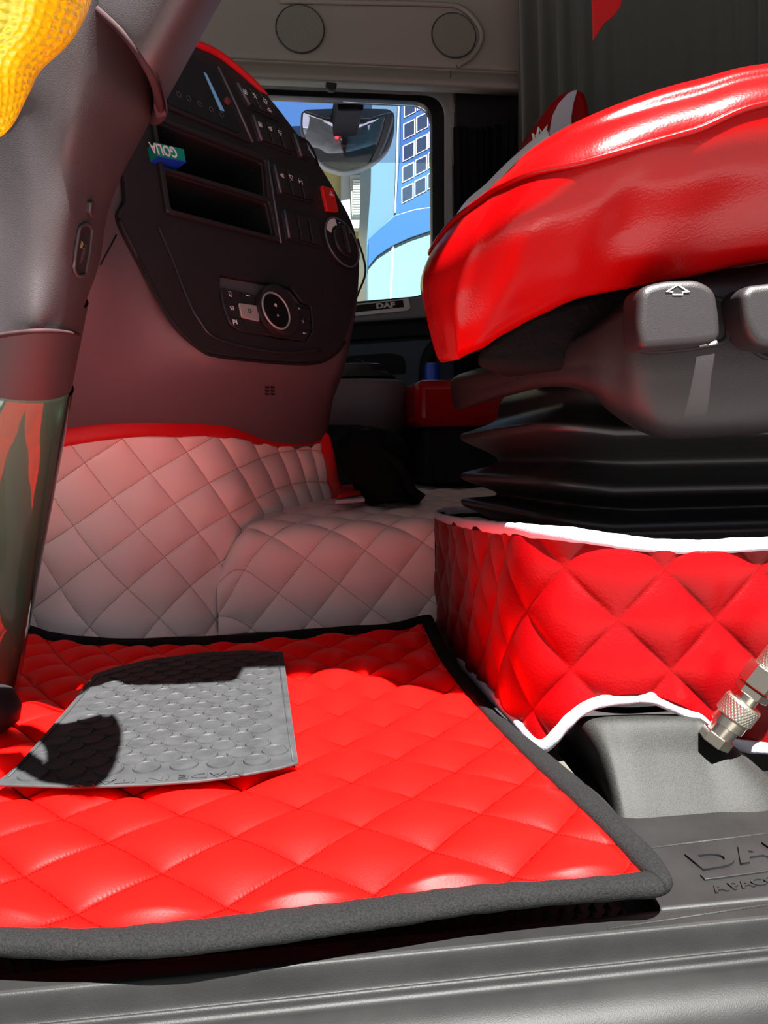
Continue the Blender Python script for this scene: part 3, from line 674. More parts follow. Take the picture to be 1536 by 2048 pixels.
def well(name, poly, depth, m, parent):
    """open box going back from an opening"""
    n = len(poly); V = [K.w(a, b, 0-.002) for a, b in poly]+[K.w(a, b, -depth) for a, b in poly]
    return mesh(name, V, [(i, n+i, n+(i+1) % n, (i+1) % n) for i in range(n)]+[tuple(n+i for i in range(n))], m, parent, smooth=False)
w1 = well('storage_slot', s1, .11, M_dark, dash); w2 = well('storage_slot', s2, .11, M_dark, dash); well('climate_recess', cl, .016, M_dark, dash)
fr_o = kp([(297, 231), (529, 315), (561, 487), (328, 428)]); fr_i1 = kp([(306, 241), (525, 325), (531, 398), (321, 337)]); fr_i2 = kp([(324, 344), (533, 407), (547, 477), (336, 422)])
plate('slot_frame', K, rnd(fr_o, .005), [rnd(fr_i1, .004), rnd(fr_i2, .004)], 0, .006, M_key, dash, bevel=.0015)
tube('frame_edge', [K.wp(x, y, .006) for x, y in [(536, 322), (548, 400), (562, 486)]], .0016, M_keyedge, dash)
# lower bevel of fascia: a soft hollow behind the climate unit
hol = [K.wp(x, y, .001) for x, y in [(316, 452), (345, 520), (372, 590), (398, 640), (440, 680), (560, 705), (640, 700)]]
tube('fascia_crease', cr(hol, 60), .0018, M_key, dash)
gap = [K.wp(x, y, -.002) for x, y in [(238, 437), (290, 541), (345, 642), (400, 697), (440, 713), (560, 726), (634, 726), (670, 708), (690, 684)]]
tube('shadow_gap', cr(gap, 90), .0022, M_dark, dash)
# display
dsp = fprism('display', K, [(300, 60), (388, 106), (434, 134), (503, 284), (332, 213), (310, 180)], .0, .005, M_fascia, dash, bevel=.001)
fprism('display_glass', K, [(318, 90), (388, 112), (430, 137), (484, 262), (476, 266), (336, 206)], .005, .0062, M_screen, dsp, bevel=.0004)
fprism('painted_reflection', K, [(408, 144), (413, 147), (449, 222), (441, 220)], .0062, .0070, M_refl, dsp)  # reflection streak painted onto the display glass
tube('display_edge', [K.wp(x, y, .005) for x, y in [(436, 134), (470, 205), (505, 284)]], .0018, M_keyedge, dsp)
for px, py in ((357, 189), (377, 197), (399, 208), (422, 219), (443, 229)):
    u, v = K.hit(px, py, .0062); tube('touch_key', [K.w(u+.0034*cos(a), v+.0034*sin(a), .0066) for a in np.linspace(0, 2*pi, 20, endpoint=False)], .0004, M_keyedge, dsp, closed=True, n=6)
u, v = K.hit(452, 204, .006); kn = fcyl('display_knob', K, u, v, .0048, .006, .011, M_knobr, dsp, bevel=.001, n=24)
# switch banks: (outline, key boundaries count, icon positions)
def bank(name, out, nk, icons, div=True):
    b = fprism(name, K, out, -.001, .0025, M_key, dash, bevel=.001, r=.003)
    q = [np.array(K.hit(x, y)) for x, y in out]
    tube('bank_edge', [K.w(*(q[0]*.97+q[1]*.03), .0035), K.w(*(q[3]*.97+q[2]*.03), .0035)], .0022, M_keyedge, b)
    for k in range(nk):
        a0, a1 = (k+.06)/nk, (k+.94)/nk
        c = [q[0]+(q[1]-q[0])*a0, q[0]+(q[1]-q[0])*a1, q[3]+(q[2]-q[3])*a1, q[3]+(q[2]-q[3])*a0]; m_ = np.mean(c, 0); c = [m_+(p-m_)*.93 for p in c]
        s = prism('switch_key', [K.w(a, b_, .0025) for a, b_ in c], K.n*.003, M_key, b, bevel=.001)
        s.rotation_euler = (0, 0, 0)
    for (px, py, kind) in icons:
        u, v = K.hit(px, py, .0055); sym('switch_icon', kind, K, u, v, .0058, b)
    return b
def sym(name, kind, fr, u, v, h, parent, s=1.0, m=None):
    m = m or M_icon; L = []
    def ln(*p): L.append(tube('s', [fr.w(u+a*s*.001, v+b*s*.001, h) for a, b in p], .00045*s, m, n=6))
    if kind == 'sun': ln(*[(2.6*cos(t), 2.6*sin(t)) for t in np.linspace(0, 6.3, 14)]); [ln((3.4*cos(t), 3.4*sin(t)), (4.6*cos(t), 4.6*sin(t))) for t in np.linspace(0, 5.5, 7)]
    if kind == 'box': ln((-3, -3), (3, -3), (3, 3), (-3, 3), (-3, -3)); ln((-3, 0), (3, 0)); ln((0, -3), (0, 3))
    if kind == 'cross': ln((-3, -3), (3, 3)); ln((-3, 3), (3, -3)); ln((-4, 3.5), (0, 3.5))
    if kind == 'wave': ln(*[(a, 1.5*sin(a*1.6)) for a in np.linspace(-4, 4, 16)]); ln((-2, 3), (2, 3))
    if kind == 'plug': ln((-4, 0), (-1, 0)); ln((-1, -2.5), (-1, 2.5)); ln((1, -3), (1, 3), (3, 3), (3, -3), (1, -3))
    if kind == 'lamp': ln((-3.5, 3), (3.5, 3), (2.5, -1), (-2.5, -1), (-3.5, 3)); ln((0, -1), (0, -4), (2, -4))
    if kind == 'axle': ln((-3.5, -3.5), (-3.5, 3.5)); ln((3.5, -3.5), (3.5, 3.5)); ln((-3.5, 0), (3.5, 0))
    if kind == 'dash': ln((-4, 0), (4, 0)); ln((-4, .7), (4, .7))
    if kind == 'fan': [ln((0, 0), (3*cos(t), 3*sin(t)), (3*cos(t+.7), 3*sin(t+.7)), (0, 0)) for t in np.linspace(0, 4.7, 4)]
    if kind == 'screen': ln((-4, 2), (0, 3), (4, 2), (2.5, -3), (-2.5, -3), (-4, 2)); ln((-1.5, -2), (-1.5, 1)); ln((1.5, -2), (1.5, 1))
    if kind == 'tri': ln((-3.6, -3), (3.6, -3), (0, 3.6), (-3.6, -3)); ln((-1.5, -1.8), (1.5, -1.8), (0, 1.2))
    if kind == 'seat': ln((-3, 0), (0, 0)); ln((2, 4), (2, -1), (-1, -3.5)); 
    if kind == 'up': ln((-3, -3), (2, 2)); ln((-1, 2.5), (2.5, 2.5), (2.5, -1))
    if kind == 'mir': ln((-2, -4), (-2, 4), (2, 4), (2, -2), (-2, -2)); ln((0, -4), (2.5, -4))
    return join(name, L, parent)
bank('switch_bank', [(469, 168), (530, 191), (560, 244), (494, 212)], 3, [(490, 184, 'box'), (510, 193, 'cross'), (530, 202, 'sun'), (539, 221, 'wave')])
bank('switch_bank', [(500, 232), (571, 263), (586, 309), (518, 283)], 3, [(520, 249, 'box'), (540, 257, 'plug'), (560, 266, 'lamp')])
bank('switch_bank', [(584, 270), (608, 279), (619, 322), (599, 315)], 1, [])
bank('switch_bank', [(542, 331), (612, 353), (626, 406), (556, 388)], 3, [(564, 351, 'plug'), (582, 355, 'lamp'), (601, 363, 'axle')])
bank('switch_bank', [(563, 422), (632, 442), (642, 497), (573, 477)], 3, [])
hz = fprism('hazard_switch', K, [(644, 370), (668, 377), (678, 424), (655, 421)], 0, .006, M_hazard, dash, bevel=.0015, r=.003)
u, v = K.hit(662, 387, .006); sym('hazard_triangle', 'tri', K, u, v, .0064, hz, s=1.15)
# rotary light switch
u, v = K.hit(681, 487); sxr = abs(K.hit(712, 487)[0]-u); r = sxr*.92
lk = fcyl('light_dial', K, u, v, r, -.002, .004, M_fascia, dash, bevel=.002, n=64)
tube('dial_rim', [K.w(u+r*cos(a), v+r*sin(a), .004) for a in np.linspace(0, 2*pi, 64, endpoint=False)], .0016, M_keyedge, lk, closed=True)
fcyl('dial_knob', K, u, v-.001, r*.62, .004, .010, M_key, lk, bevel=.002, n=48)
prism('dial_grip', [K.w(u+a*r, v+b*r, .010) for a, b in ((-.14, .58), (.14, .58), (.12, -.58), (-.12, -.58))], K.n*.008, M_key, lk, bevel=.002)
prism('dial_scale', [K.w(u+r*.96*cos(t), v+r*.96*sin(t), .0042) for t in np.linspace(1.75, 2.75, 10)]+[K.w(u+r*.68*cos(t), v+r*.68*sin(t), .0042) for t in np.linspace(2.75, 1.75, 10)], K.n*.0008, M_icon, lk)
for t in (1.45, 1.05, .7):
    tube('dial_mark', [K.w(u+r*.82*cos(t)-.002, v+r*.82*sin(t), .0048), K.w(u+r*.82*cos(t)+.002, v+r*.82*sin(t)+.001, .0048)], .0006, M_icon, lk)
# climate unit
cu_ = fprism('climate_panel', K, [(441, 574), (604, 608), (620, 613), (624, 660), (612, 682), (481, 662), (461, 648), (447, 612)], -.014, .001, M_key, dash, bevel=.002, r=.004)
for l in (((448, 604), (480, 611)), ((455, 632), (482, 638)), ((482, 585), (484, 606)), ((485, 640), (496, 662)), ((588, 636), (622, 643)), ((584, 612), (620, 618)), ((592, 655), (624, 662)), ((582, 604), (586, 676))):
    tube('panel_groove', [K.wp(x, y, .0012) for x, y in l], .0006, M_dark, cu_)
sb = fprism('climate_button', K, [(478, 605), (518, 611), (520, 643), (484, 634)], .001, .004, M_silver, cu_, bevel=.0012, r=.003)
u, v = K.hit(499, 622, .004); sym('snow_symbol', 'sun', K, u, v, .0043, sb, s=.8, m=M_dark)
fprism('climate_button', K, [(574, 622), (588, 627), (592, 653), (572, 652)], .001, .0032, M_keyedge, cu_, bevel=.001, r=.002)
u, v = K.hit(547, 627); 
kb = None
rk = abs(K.hit(581, 627)[0]-u)*1.0
kb = fcyl('climate_knob', K, u, v, rk, .001, .016, M_fascia, cu_, bevel=.003, n=64)
u2, v2 = K.hit(553, 621, .017); r2 = rk*.70
fcyl('knob_face', K, u2, v2, r2*.93, .010, .017, M_gloss, kb, bevel=.001, n=48)
tube('knob_ring', [K.w(u2+r2*cos(a), v2+r2*sin(a), .0165) for a in np.linspace(0, 2*pi, 64, endpoint=False)], .0013, M_silver, kb, closed=True)
tube('knob_split', [K.w(u2-r2*.85, v2-.001, .0172), K.w(u2+r2*.85, v2+.001, .0172)], .0004, M_dark, kb)
sym('knob_symbol', 'fan', K, u2, v2+.007, .0175, kb, s=.8); sym('knob_symbol', 'fan', K, u2, v2-.007, .0175, kb, s=.55)
for px, py, kd in ((460, 588, 'mir'), (496, 592, 'dash'), (464, 616, 'screen'), (597, 618, 'up'), (605, 642, 'seat'), (609, 667, 'dash')):
    u, v = K.hit(px, py, .001); sym('panel_icon', kd, K, u, v, .0013, cu_, s=.85)
u, v = K.hit(465, 645, .001); text('panel_lettering', 'P', K, u, v-.0035, .011, .0014, M_icon, cu_, ext=.0003)
u, v = K.hit(473, 644, .001); text('panel_lettering', '⋮', K, u, v-.004, .012, .0014, M_icon, cu_, ext=.0003) if False else tube('panel_mark', [K.w(u, v-.003, .0015), K.w(u, v+.003, .0015)], .0006, M_icon, cu_)
# red beading along the dash top
rt = cr([K.wp(x, y, .001) for x, y in [(370, 74), (398, 90), (430, 104), (466, 130), (498, 158), (520, 180), (531, 192)]], 50)
o = tube('red_beading', rt, .0052, M_redtrim, dash); tag(o, 'thin red leather beading')
# vent slits low on the shell, left seam lines
shell = bpy.data.objects['lower_shell']; bvd = bvh(shell)
for r_ in range(3):
    for c_ in range(2):
        x, y = 530+c_*11, 772+r_*7
        decal('air_slit', bvd, [(x, y), (x+8, y+1), (x+8, y+4), (x, y+3)], -.001, .0008, M_dark, dash)
def onshell(l, n=30, off=.0005):
    out = []
    for x, y in cr([(a, b, 0) for a, b in l], n)[:, :2]:
        h, nn = cast(bvd, x, y)
        if h is not None: out.append(h+nn*off)
    return out
tube('panel_seam', onshell([(247, 325), (254, 378), (232, 430), (237, 440)]), .0012, M_dark, dash)
tube('panel_seam', onshell([(232, 470), (200, 530)], 12), .0009, M_dark, dash)
# steering column stalk end with a white mark
decal('stalk_panel', bvd, [(262, 300), (290, 262), (300, 290), (296, 332), (262, 318)], .0, .010, M_gloss, dash, bevel=.002)
# carton in the slot
u, v = K.hit(313, 284, .016); bx = thing('cough_drop_carton', 'small green and blue carton lying upside down in the upper storage slot', 'carton')
q = [K.hit(x, y, .014) for x, y in [(309, 284), (368, 298), (372, 323), (316, 312)]]
o = prism('carton_body', [K.w(a, b, -.030) for a, b in q], K.n*.044, M_box, bx, bevel=.0006)
q2 = [K.hit(x, y, .014) for x, y in [(316, 312), (372, 323), (372, 326), (316, 316)]]
prism('blue_underside', [K.w(a, b, -.030) for a, b in [q[3], q[2]]]+[K.w(a, b, .014) for a, b in [q[2], q[3]]], -K.ey*.0012, M_blue, bx)
a0 = np.array(q[3]); a1 = np.array(q[2]); rt_ = atan2(a1[1]-a0[1], a1[0]-a0[0])
u, v = K.hit(350, 296, .014)
text('carton_lettering', 'GOLIA', K, u, v, .0185, .0143, M_icon, bx, rot=pi+rt_, ext=.0003, bold=.0003, sx=.75)
# thin cable down the right edge of the dash
cp_ = [P(612, 280, 1.20), P(622, 293, 1.18), P(633, 325, 1.17), P(660, 360, 1.19)]
cab = tube('cable', cr([K.wp(605, 278, .0), P(616, 285, 1.14), P(628, 305, 1.15), P(636, 330, 1.18)], 30), .0016, M_dark)
tag(cab, 'short thin black cable looping off the upper right edge of the dashboard', 'cable')
cab2 = tube('cable', cr([P(715, 478, 1.22), P(728, 520, 1.22), P(730, 550, 1.22), P(715, 590, 1.22), P(703, 620, 1.23), P(700, 660, 1.25), P(694, 700, 1.28)], 60), .0016, M_dark)
tag(cab2, 'thin black cable hanging down the lower right edge of the dashboard past the window', 'cable')

# ================================================================== ROUNDED CONSOLE (passenger side)
pc = thing('side_console', 'rounded dark grey passenger-side console shelf with a domed knob on top', 'console')
yc = 1.80
def ring_at(py, a, b, y0, dep, n=60):
    A, B = P(a, py, y0), P(b, py, y0); c = (A+B)/2; r = abs(B[0]-A[0])/2; o = []
    for t in np.linspace(0, 2*pi, n, endpoint=False):
        e = 2/3.2; o.append(np.array([c[0]+r*np.sign(cos(t))*abs(cos(t))**e, c[1]+dep+dep*np.sign(sin(t))*abs(sin(t))**e, c[2]]))
    return o
grid('console_body', np.array([ring_at(*k) for k in [(868, 560, 826, 1.66, .2), (850, 550, 832, 1.64, .21), (828, 545, 836, 1.62, .22), (800, 543, 837, 1.62, .22), (775, 543, 836, 1.62, .22), (762, 545, 834, 1.62, .22), (757, 550, 830, 1.63, .21)]]), M_dash, pc, cu=True, caps=True)
grid('console_lip', np.array([ring_at(*k) for k in [(872, 570, 815, 1.69, .18), (855, 553, 828, 1.645, .205), (832, 545, 834, 1.624, .215)]]), M_dark, pc, cu=True, caps=True)
c = P(722, 752, 1.74); dk = [(0, .075), (.003, .074), (.012, .058), (.02, .05), (.026, .05), (.030, .044), (.033, .0)]
kb = grid('domed_knob', np.array([[c+np.array([r*cos(t), r*sin(t), -.006+z]) for t in np.linspace(0, 2*pi, 48, endpoint=False)] for z, r in dk]), M_seatpl, pc, cu=True)
tube('knob_ring', [c+np.array([.046*cos(t), .046*sin(t), .020]) for t in np.linspace(0, 2*pi, 48, endpoint=False)], .003, M_gloss, kb, closed=True)
tube('loop_wire', cr([P(682, 734, 1.85), P(690, 722, 1.85), P(712, 718, 1.85), P(735, 728, 1.82)], 24), .0018, M_dark, pc)
struct(box('trim_11', -.6, 1.1, 2.02, 2.28, -.01, .30, M_dark))
struct(box('trim_12', .05, .17, 1.64, 2.0, .165, .30, M_dark))
# blue cylinder by the door
B = P(864, 728, 2.05); A = np.array([B[0], B[1], .301]); r = .019
bc = thing('drink_can', 'small blue cylinder standing by the passenger door behind the red seat', 'can')
lathe('can_body', A, B, [(0, r*.9), (.03, r), (.95, r), (1, r*.88)], M_blue, bc)
fcyl('can_rim', Frame(B, (1, 0, 0), (0, 1, 0)), 0, 0, r*.85, 0, .002, M_doorlt, bc, n=32)

# ================================================================== PASSENGER SEAT
ps = thing('passenger_seat', 'red passenger seat at the far side, mostly hidden behind the driver seat', 'seat')
def rblock(name, a, b, top, bot, y0, y1, m, bevel=.03):
    A, B = P(a, bot, y0), P(b, top, y0); return prism(name, [(A[0], y0, A[2]), (B[0], y0, A[2]), (B[0], y1, A[2]), (A[0], y1, A[2])], (0, 0, B[2]-A[2]), m, ps, bevel=bevel, seg=5)
rblock('cushion', 832, 1130, 757, 854, 1.55, 2.0, M_red, .02)
rblock('seat_base', 850, 1110, 850, 968, 1.60, 1.95, M_dark, .01)
FPs = FY(1.45)
bk = [(1040, 420), (1046, 330), (1058, 280), (1078, 242), (1102, 206), (1122, 186), (1145, 176), (1162, 175), (1172, 184), (1179, 205), (1184, 240), (1190, 420)]
b = fprism('backrest', FPs, [(x, y) for x, y in bk], -.10, 0, M_red, ps, bevel=.018, seg=5)
fprism('white_stripe', FPs, [(1098, 300), (1100, 262), (1106, 230), (1118, 206), (1136, 186), (1148, 180), (1156, 179), (1148, 206), (1144, 232), (1142, 300)], .0, .006, M_wbind, b, bevel=.002)
E3 = []
for l in ([(1070, 290), (1066, 268), (1074, 275)], [(1074, 275), (1077, 256), (1084, 268)], [(1084, 268), (1094, 252), (1090, 270), (1076, 290)], [(1070, 292), (1086, 284)], [(1072, 282), (1088, 276)]):
    E3.append(tube('e', [FPs.wp(x, y, .003) for x, y in l], .0026, M_icon))
join('emblem', E3, b)

# ================================================================== DRIVER SEAT
seat = thing('driver_seat', 'large red leather driver seat on black rubber bellows with grey lever panel', 'seat')
rows = [
 [P(950, 690, 1.0), P(925, 712, .88), P(905, 716, .77), P(915, 708, .70), P(955, 692, .67), P(1050, 632, .65), P(1180, 582, .64), P(1360, 545, .635), P(1650, 505, .63)],
 [P(930, 690, 1.0), P(893, 708, .86), P(880, 718, .76), P(893, 722, .68), P(940, 706, .64), P(1050, 645, .62), P(1180, 593, .605), P(1360, 556, .60), P(1650, 514, .60)],
 [P(925, 660, 1.0), P(882, 680, .86), P(867, 688, .75), P(876, 680, .67), P(925, 665, .625), P(1040, 605, .60), P(1180, 560, .585), P(1360, 520, .58), P(1650, 485, .58)],
 [P(930, 610, 1.02), P(875, 620, .88), P(853, 622, .76), P(858, 618, .67), P(905, 595, .62), P(1030, 530, .575), P(1180, 480, .560), P(1360, 430, .555), P(1650, 385, .555)],
 [P(930, 560, 1.02), P(870, 568, .88), P(842, 568, .77), P(852, 545, .67), P(905, 510, .61), P(1030, 440, .555), P(1180, 395, .538), P(1360, 345, .533), P(1650, 290, .533)],
 [P(940, 500, 1.02), P(885, 500, .90), P(862, 508, .79), P(880, 480, .69), P(925, 430, .63), P(1035, 360, .560), P(1180, 322, .53), P(1380, 264, .525), P(1650, 195, .525)],
 [P(955, 470, 1.05), P(910, 470, .92), P(888, 480, .83), P(915, 442, .73), P(970, 388, .67), P(1050, 318, .578), P(1180, 262, .545), P(1380, 200, .538), P(1650, 148, .538)],
 [P(985, 450, 1.08), P(955, 455, .98), P(915, 462, .90), P(945, 430, .82), P(1000, 375, .74), P(1072, 298, .62), P(1190, 228, .588), P(1390, 160, .580), P(1650, 122, .580)],
 [P(1000, 470, 1.12), P(1000, 470, 1.05), P(990, 470, 1.0), P(1010, 450, .98), P(1050, 400, .93), P(1110, 330, .86), P(1210, 265, .84), P(1400, 200, .84), P(1650, 165, .84)],
]
rows = [r_+[r_[-1]+np.array([.32, .0, .01])] for r_ in rows]
rows.append([p+np.array([.0, .16, -.10]) for p in rows[-1]])
G = surf(rows, 210, 290); a_, b_ = G.shape[:2]
N = toward(G, gnormals(G))
# soft folds in the leather
X_, Z_ = G[..., 0], G[..., 2]
uu = np.linspace(0, 1, b_)[None, :]*1.125; vv = np.linspace(0, 1, a_)[:, None]*1.125
msk = np.clip(1-np.abs(vv-.36)/.34, 0, 1)
w_ = (.0035*np.exp(-((uu-.50-.25*(vv-.3))/.016)**2)+.0025*np.exp(-((uu-.30-.12*vv)/.02)**2)-.004*np.exp(-((uu-.83-.3*(vv-.5))/.05)**2)+.0012*np.sin(uu*24+vv*7)+.0006*np.sin(uu*51-vv*13))*msk
rag = .0028*np.sin(uu*70+1.4*np.sin(uu*21))*np.clip(1-vv/.12, 0, 1)
G = G+N*w_[..., None]*.8; G[..., 2] += rag
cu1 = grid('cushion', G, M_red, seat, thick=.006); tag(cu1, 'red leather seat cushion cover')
k5 = int(5/9*(a_-1)); pipe = G[k5]+N[k5]*.0012
tube('piping', pipe[40:], .0024, M_red, cu1, n=8)
cs = [[P(905, 460, .86), P(940, 415, .78), P(976, 383, .74), P(1015, 345, .72), P(1066, 303, .70), P(1100, 276, .70)],
      [P(900, 458, .90), P(935, 408, .86), P(973, 374, .82), P(1012, 334, .80), P(1058, 292, .78), P(1094, 262, .78)],
      [P(960, 505, 1.0), P(990, 480, 1.0), P(1015, 445, 1.0), P(1045, 410, .98), P(1085, 372, .96), P(1125, 345, .96)]]
grid('white_centre_panel', surf(cs, 20, 60), M_body, cu1, thick=.004)
# seat pan in the shade under the cushion
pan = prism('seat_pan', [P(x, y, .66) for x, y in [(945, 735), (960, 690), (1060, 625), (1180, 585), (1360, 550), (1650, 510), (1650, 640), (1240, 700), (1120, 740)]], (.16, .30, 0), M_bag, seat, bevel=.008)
# plastic side panel carrying the levers
rows = [
 [P(925, 765, 1.06), P(940, 748, .86), P(1010, 728, .75), P(1100, 690, .67), P(1170, 660, .63), P(1225, 624, .615), P(1272, 590, .60), P(1330, 560, .595), P(1480, 542, .59), P(1650, 528, .59)],
 [P(908, 762, 1.03), P(925, 752, .84), P(1003, 736, .72), P(1100, 700, .635), P(1172, 671, .595), P(1228, 636, .575), P(1275, 604, .56), P(1335, 575, .555), P(1480, 560, .55), P(1650, 545, .55)],
 [P(905, 768, 1.02), P(920, 760, .83), P(1001, 742, .71), P(1100, 708, .625), P(1176, 682, .585), P(1232, 656, .565), P(1280, 636, .550), P(1340, 615, .545), P(1480, 600, .54), P(1650, 590, .54)],
 [P(908, 790, 1.02), P(925, 784, .83), P(1003, 764, .71), P(1100, 738, .622), P(1178, 726, .582), P(1235, 738, .562), P(1283, 750, .548), P(1340, 750, .543), P(1480, 745, .538), P(1650, 735, .538)],
 [P(912, 812, 1.03), P(930, 806, .84), P(1004, 785, .72), P(1100, 764, .632), P(1176, 774, .592), P(1228, 815, .578), P(1286, 850, .565), P(1345, 862, .558), P(1480, 856, .553), P(1650, 845, .553)],
 [P(922, 815, 1.06), P(940, 808, .88), P(1010, 788, .76), P(1100, 767, .68), P(1176, 777, .65), P(1228, 818, .635), P(1286, 852, .62), P(1345, 862, .61), P(1480, 856, .60), P(1650, 845, .60)],
]
rows = [[CAM+(p-CAM)*1.10 for p in r_] for r_ in rows]; rows = [r_+[r_[-1]+np.array([.30, 0, 0])] for r_ in rows]
G = surf(rows, 110, 200); sp = grid('side_panel', G, M_seatpl, seat, thick=.003)
bvs = bvh(sp)
def lev(name, out, y, thick, parent):
    f_ = FY(y); q = rnd([np.array(f_.hit(px, py)) for px, py in out], .012, 6)
    return prism(name, [f_.w(a, b, -thick) for a, b in q], f_.n*thick, M_seatpl, parent, bevel=.006, seg=5)
def recess(name, out, parent):
    q = [cast(bvs, x, y) for x, y in out]; pth = cr([a[0]+a[1]*.001 for a in q]+[q[0][0]+q[0][1]*.001], 90)[:-1]
    return tube(name, pth, .0022, M_dark, parent, closed=True, n=8)
lv = lev('adjust_lever', [(1281, 574), (1330, 560), (1400, 558), (1434, 578), (1444, 640), (1444, 682), (1400, 689), (1284, 698), (1276, 660)], .558, .032, seat)
recess('lever_recess', [(1268, 640), (1272, 605), (1300, 600), (1440, 600), (1452, 640), (1450, 680), (1400, 694), (1330, 702), (1285, 702), (1268, 685)], lv)
tag(lv, 'grey lever with a white up arrow')
f_ = FY(.558); u, v = f_.hit(1355, 579)
ar = [(-.0105, -.002), (0, .0035), (.0105, -.002), (.0045, -.002), (.0045, -.0042), (-.0045, -.0042), (-.0045, -.002)]
tube('arrow_mark', [f_.w(u+a*.85, v+b*.9, .0003) for a, b in ar], .0005, M_icon, lv, closed=True, n=6)
lv2 = lev('adjust_lever', [(1484, 588), (1500, 570), (1600, 558), (1660, 556), (1660, 690), (1560, 700), (1512, 690), (1492, 650)], .560, .032, seat)
recess('lever_recess', [(1478, 590), (1500, 598), (1560, 600), (1640, 600), (1640, 715), (1560, 718), (1515, 706), (1488, 660)], lv2)
prism('screw_clip', [P(x, y, .560) for x, y in [(1418, 690), (1425, 682), (1434, 681), (1432, 688)]], (0, .004, 0), M_silver, seat)
tube('panel_joint', [cast(bvs, x, y)[0]+cast(bvs, x, y)[1]*.0003 for x, y in [(1031, 734), (1036, 755), (1044, 774)]], .0005, M_dark, seat, n=6)
# bellows
def rr(x0, x1, y0, y1, r, n=30):
    out = []
    for cx, cy, a0 in ((x0+r, y1-r, pi/2), (x0+r, y0+r, pi), (x1-r, y0+r, 1.5*pi), (x1-r, y1-r, 0)):
        for k in range(n): 
            t = a0+pi/2*k/(n-1); out.append((cx+r*cos(t), cy+r*sin(t)))
    return out
bp_ = [(.330, .05), (.312, .040), (.293, .036), (.279, .014), (.273, .002), (.268, .000), (.263, .004), (.254, .026), (.246, .038), (.238, .036), (.229, .016), (.223, .003), (.218, .000), (.213, .004), (.208, .022), (.203, .036), (.198, .034), (.193, .014), (.189, .002), (.184, .000), (.179, .004), (.172, .022), (.160, .036), (.10, .04), (.05, .04), (.0, .04)]
G = []
for z, of in cr([(a, b, 0) for a, b in bp_], 150)[:, :2]:
    q = rr(.234+of, .86-of, .66+of*.8, 1.06-of, .055)
    G.append([(x, y, z+(.012*sin(x*14)-.004)*(1 if z > .12 else 0)+(1.06-y)*.02) for x, y in q])
bl_ = grid('bellows', np.array(G), M_bellow, seat, cu=True)
box('pedestal', .30, .84, .72, 1.0, 0.0, .05, M_dark, seat)
box('suspension_plate', .30, .84, .72, 1.0, .30, .34, M_dark, seat)

# ================================================================== QUILTED SKIRT
skirt = thing('seat_base_cover', 'red quilted leather skirt with white edging wrapped around the seat base', 'seat cover')
plan = cr([(.222, 1.115, 0), (.214, 1.0, 0), (.203, .86, 0), (.194, .74, 0), (.189, .66, 0), (.194, .608, 0), (.215, .580, 0), (.25, .572, 0), (.32, .570, 0), (.42, .570, 0), (.62, .575, 0)], 900); plan = resample(plan, 620)
top_px = [(870, 1028), (885, 1036), (930, 1046), (1000, 1056), (1060, 1062), (1150, 1070), (1250, 1085), (1320, 1092), (1400, 1094), (1480, 1090), (1700, 1080)]
bot_px = [(870, 1272), (884, 1285), (906, 1311), (942, 1349), (973, 1381), (1009, 1419), (1038, 1452), (1060, 1477), (1078, 1494), (1095, 1490), (1115, 1468), (1145, 1432), (1175, 1412), (1220, 1400), (1280, 1394), (1310, 1397), (1345, 1410), (1390, 1432), (1412, 1450), (1440, 1478), (1480, 1490), (1540, 1496), (1700, 1500)]
tc_ = cr([(a, b, 0) for a, b in top_px], 300); bc_ = cr([(a, b, 0) for a, b in bot_px], 500)
xx = []; 
for p in plan: xx.append(proj((p[0], p[1], .1))[0])
xx = np.maximum.accumulate(np.array(xx))
def zat(p, py):  # height on the vertical through p whose image row is py
    lo, hi = -.5, .8
    for _ in range(40):
        m_ = (lo+hi)/2
        if proj((p[0], p[1], m_))[1] > py: lo = m_
        else: hi = m_
    return lo
zt = np.array([zat(p, np.interp(x, tc_[:, 0], tc_[:, 1])) for p, x in zip(plan, xx)]); zb_ = np.array([zat(p, np.interp(x, bc_[:, 0], bc_[:, 1])) for p, x in zip(plan, xx)])
ker = np.hanning(15); ker /= ker.sum(); sm_ = lambda a: np.convolve(np.pad(a, 7, 'edge'), ker, 'valid')
zt = sm_(zt); zb_ = sm_(zb_)
S = np.r_[0, np.cumsum(np.linalg.norm(np.diff(plan, axis=0), axis=1))]
nv = 240; G = np.array([[(plan[k][0], plan[k][1], zb_[k]+(zt[k]-zb_[k])*t) for k in range(620)] for t in np.linspace(0, 1, nv)])
LS = {(0,0):(1229.7,1242.8),(1,0):(1322.6,1344.8),(-1,0):(1127.7,1125.9),(0,1):(1347.5,1138.6),(1,1):(1431.3,1242.8),(0,-1):(1117.3,1337.9),(-1,-1):(1060.7,1215.6),(1,2):(1535.5,1147.7),(2,1):(1506,1340),(-2,-1):(1009.9,1102.3),(0,-2):(1062,1417.3),(-1,-2):(1024.9,1291.7),(-2,-2):(984,1188.4),(-1,-3):(1007.6,1365),(-2,-3):(971,1256)}
tmp = grid('tmp', G[::6, ::4], None); bvk = bvh(tmp); uv3, k3 = [], []
for k, c in LS.items():
    h, _ = cast(bvk, *c)
    if h is None: continue
    j = np.argmin((plan[:, 0]-h[0])**2+(plan[:, 1]-h[1])**2); uv3.append((S[j], h[2])); k3.append(k)
bpy.data.objects.remove(tmp)
fits = polyfit2(uv3, k3, 1); Q = np.stack([S[None, :]+0*G[..., 2], G[..., 2]], -1); ij = fits(Q); N = toward(G, gnormals(G))
vv = np.linspace(0, 1, nv)[:, None]
pf_ = puff(ij, .6)
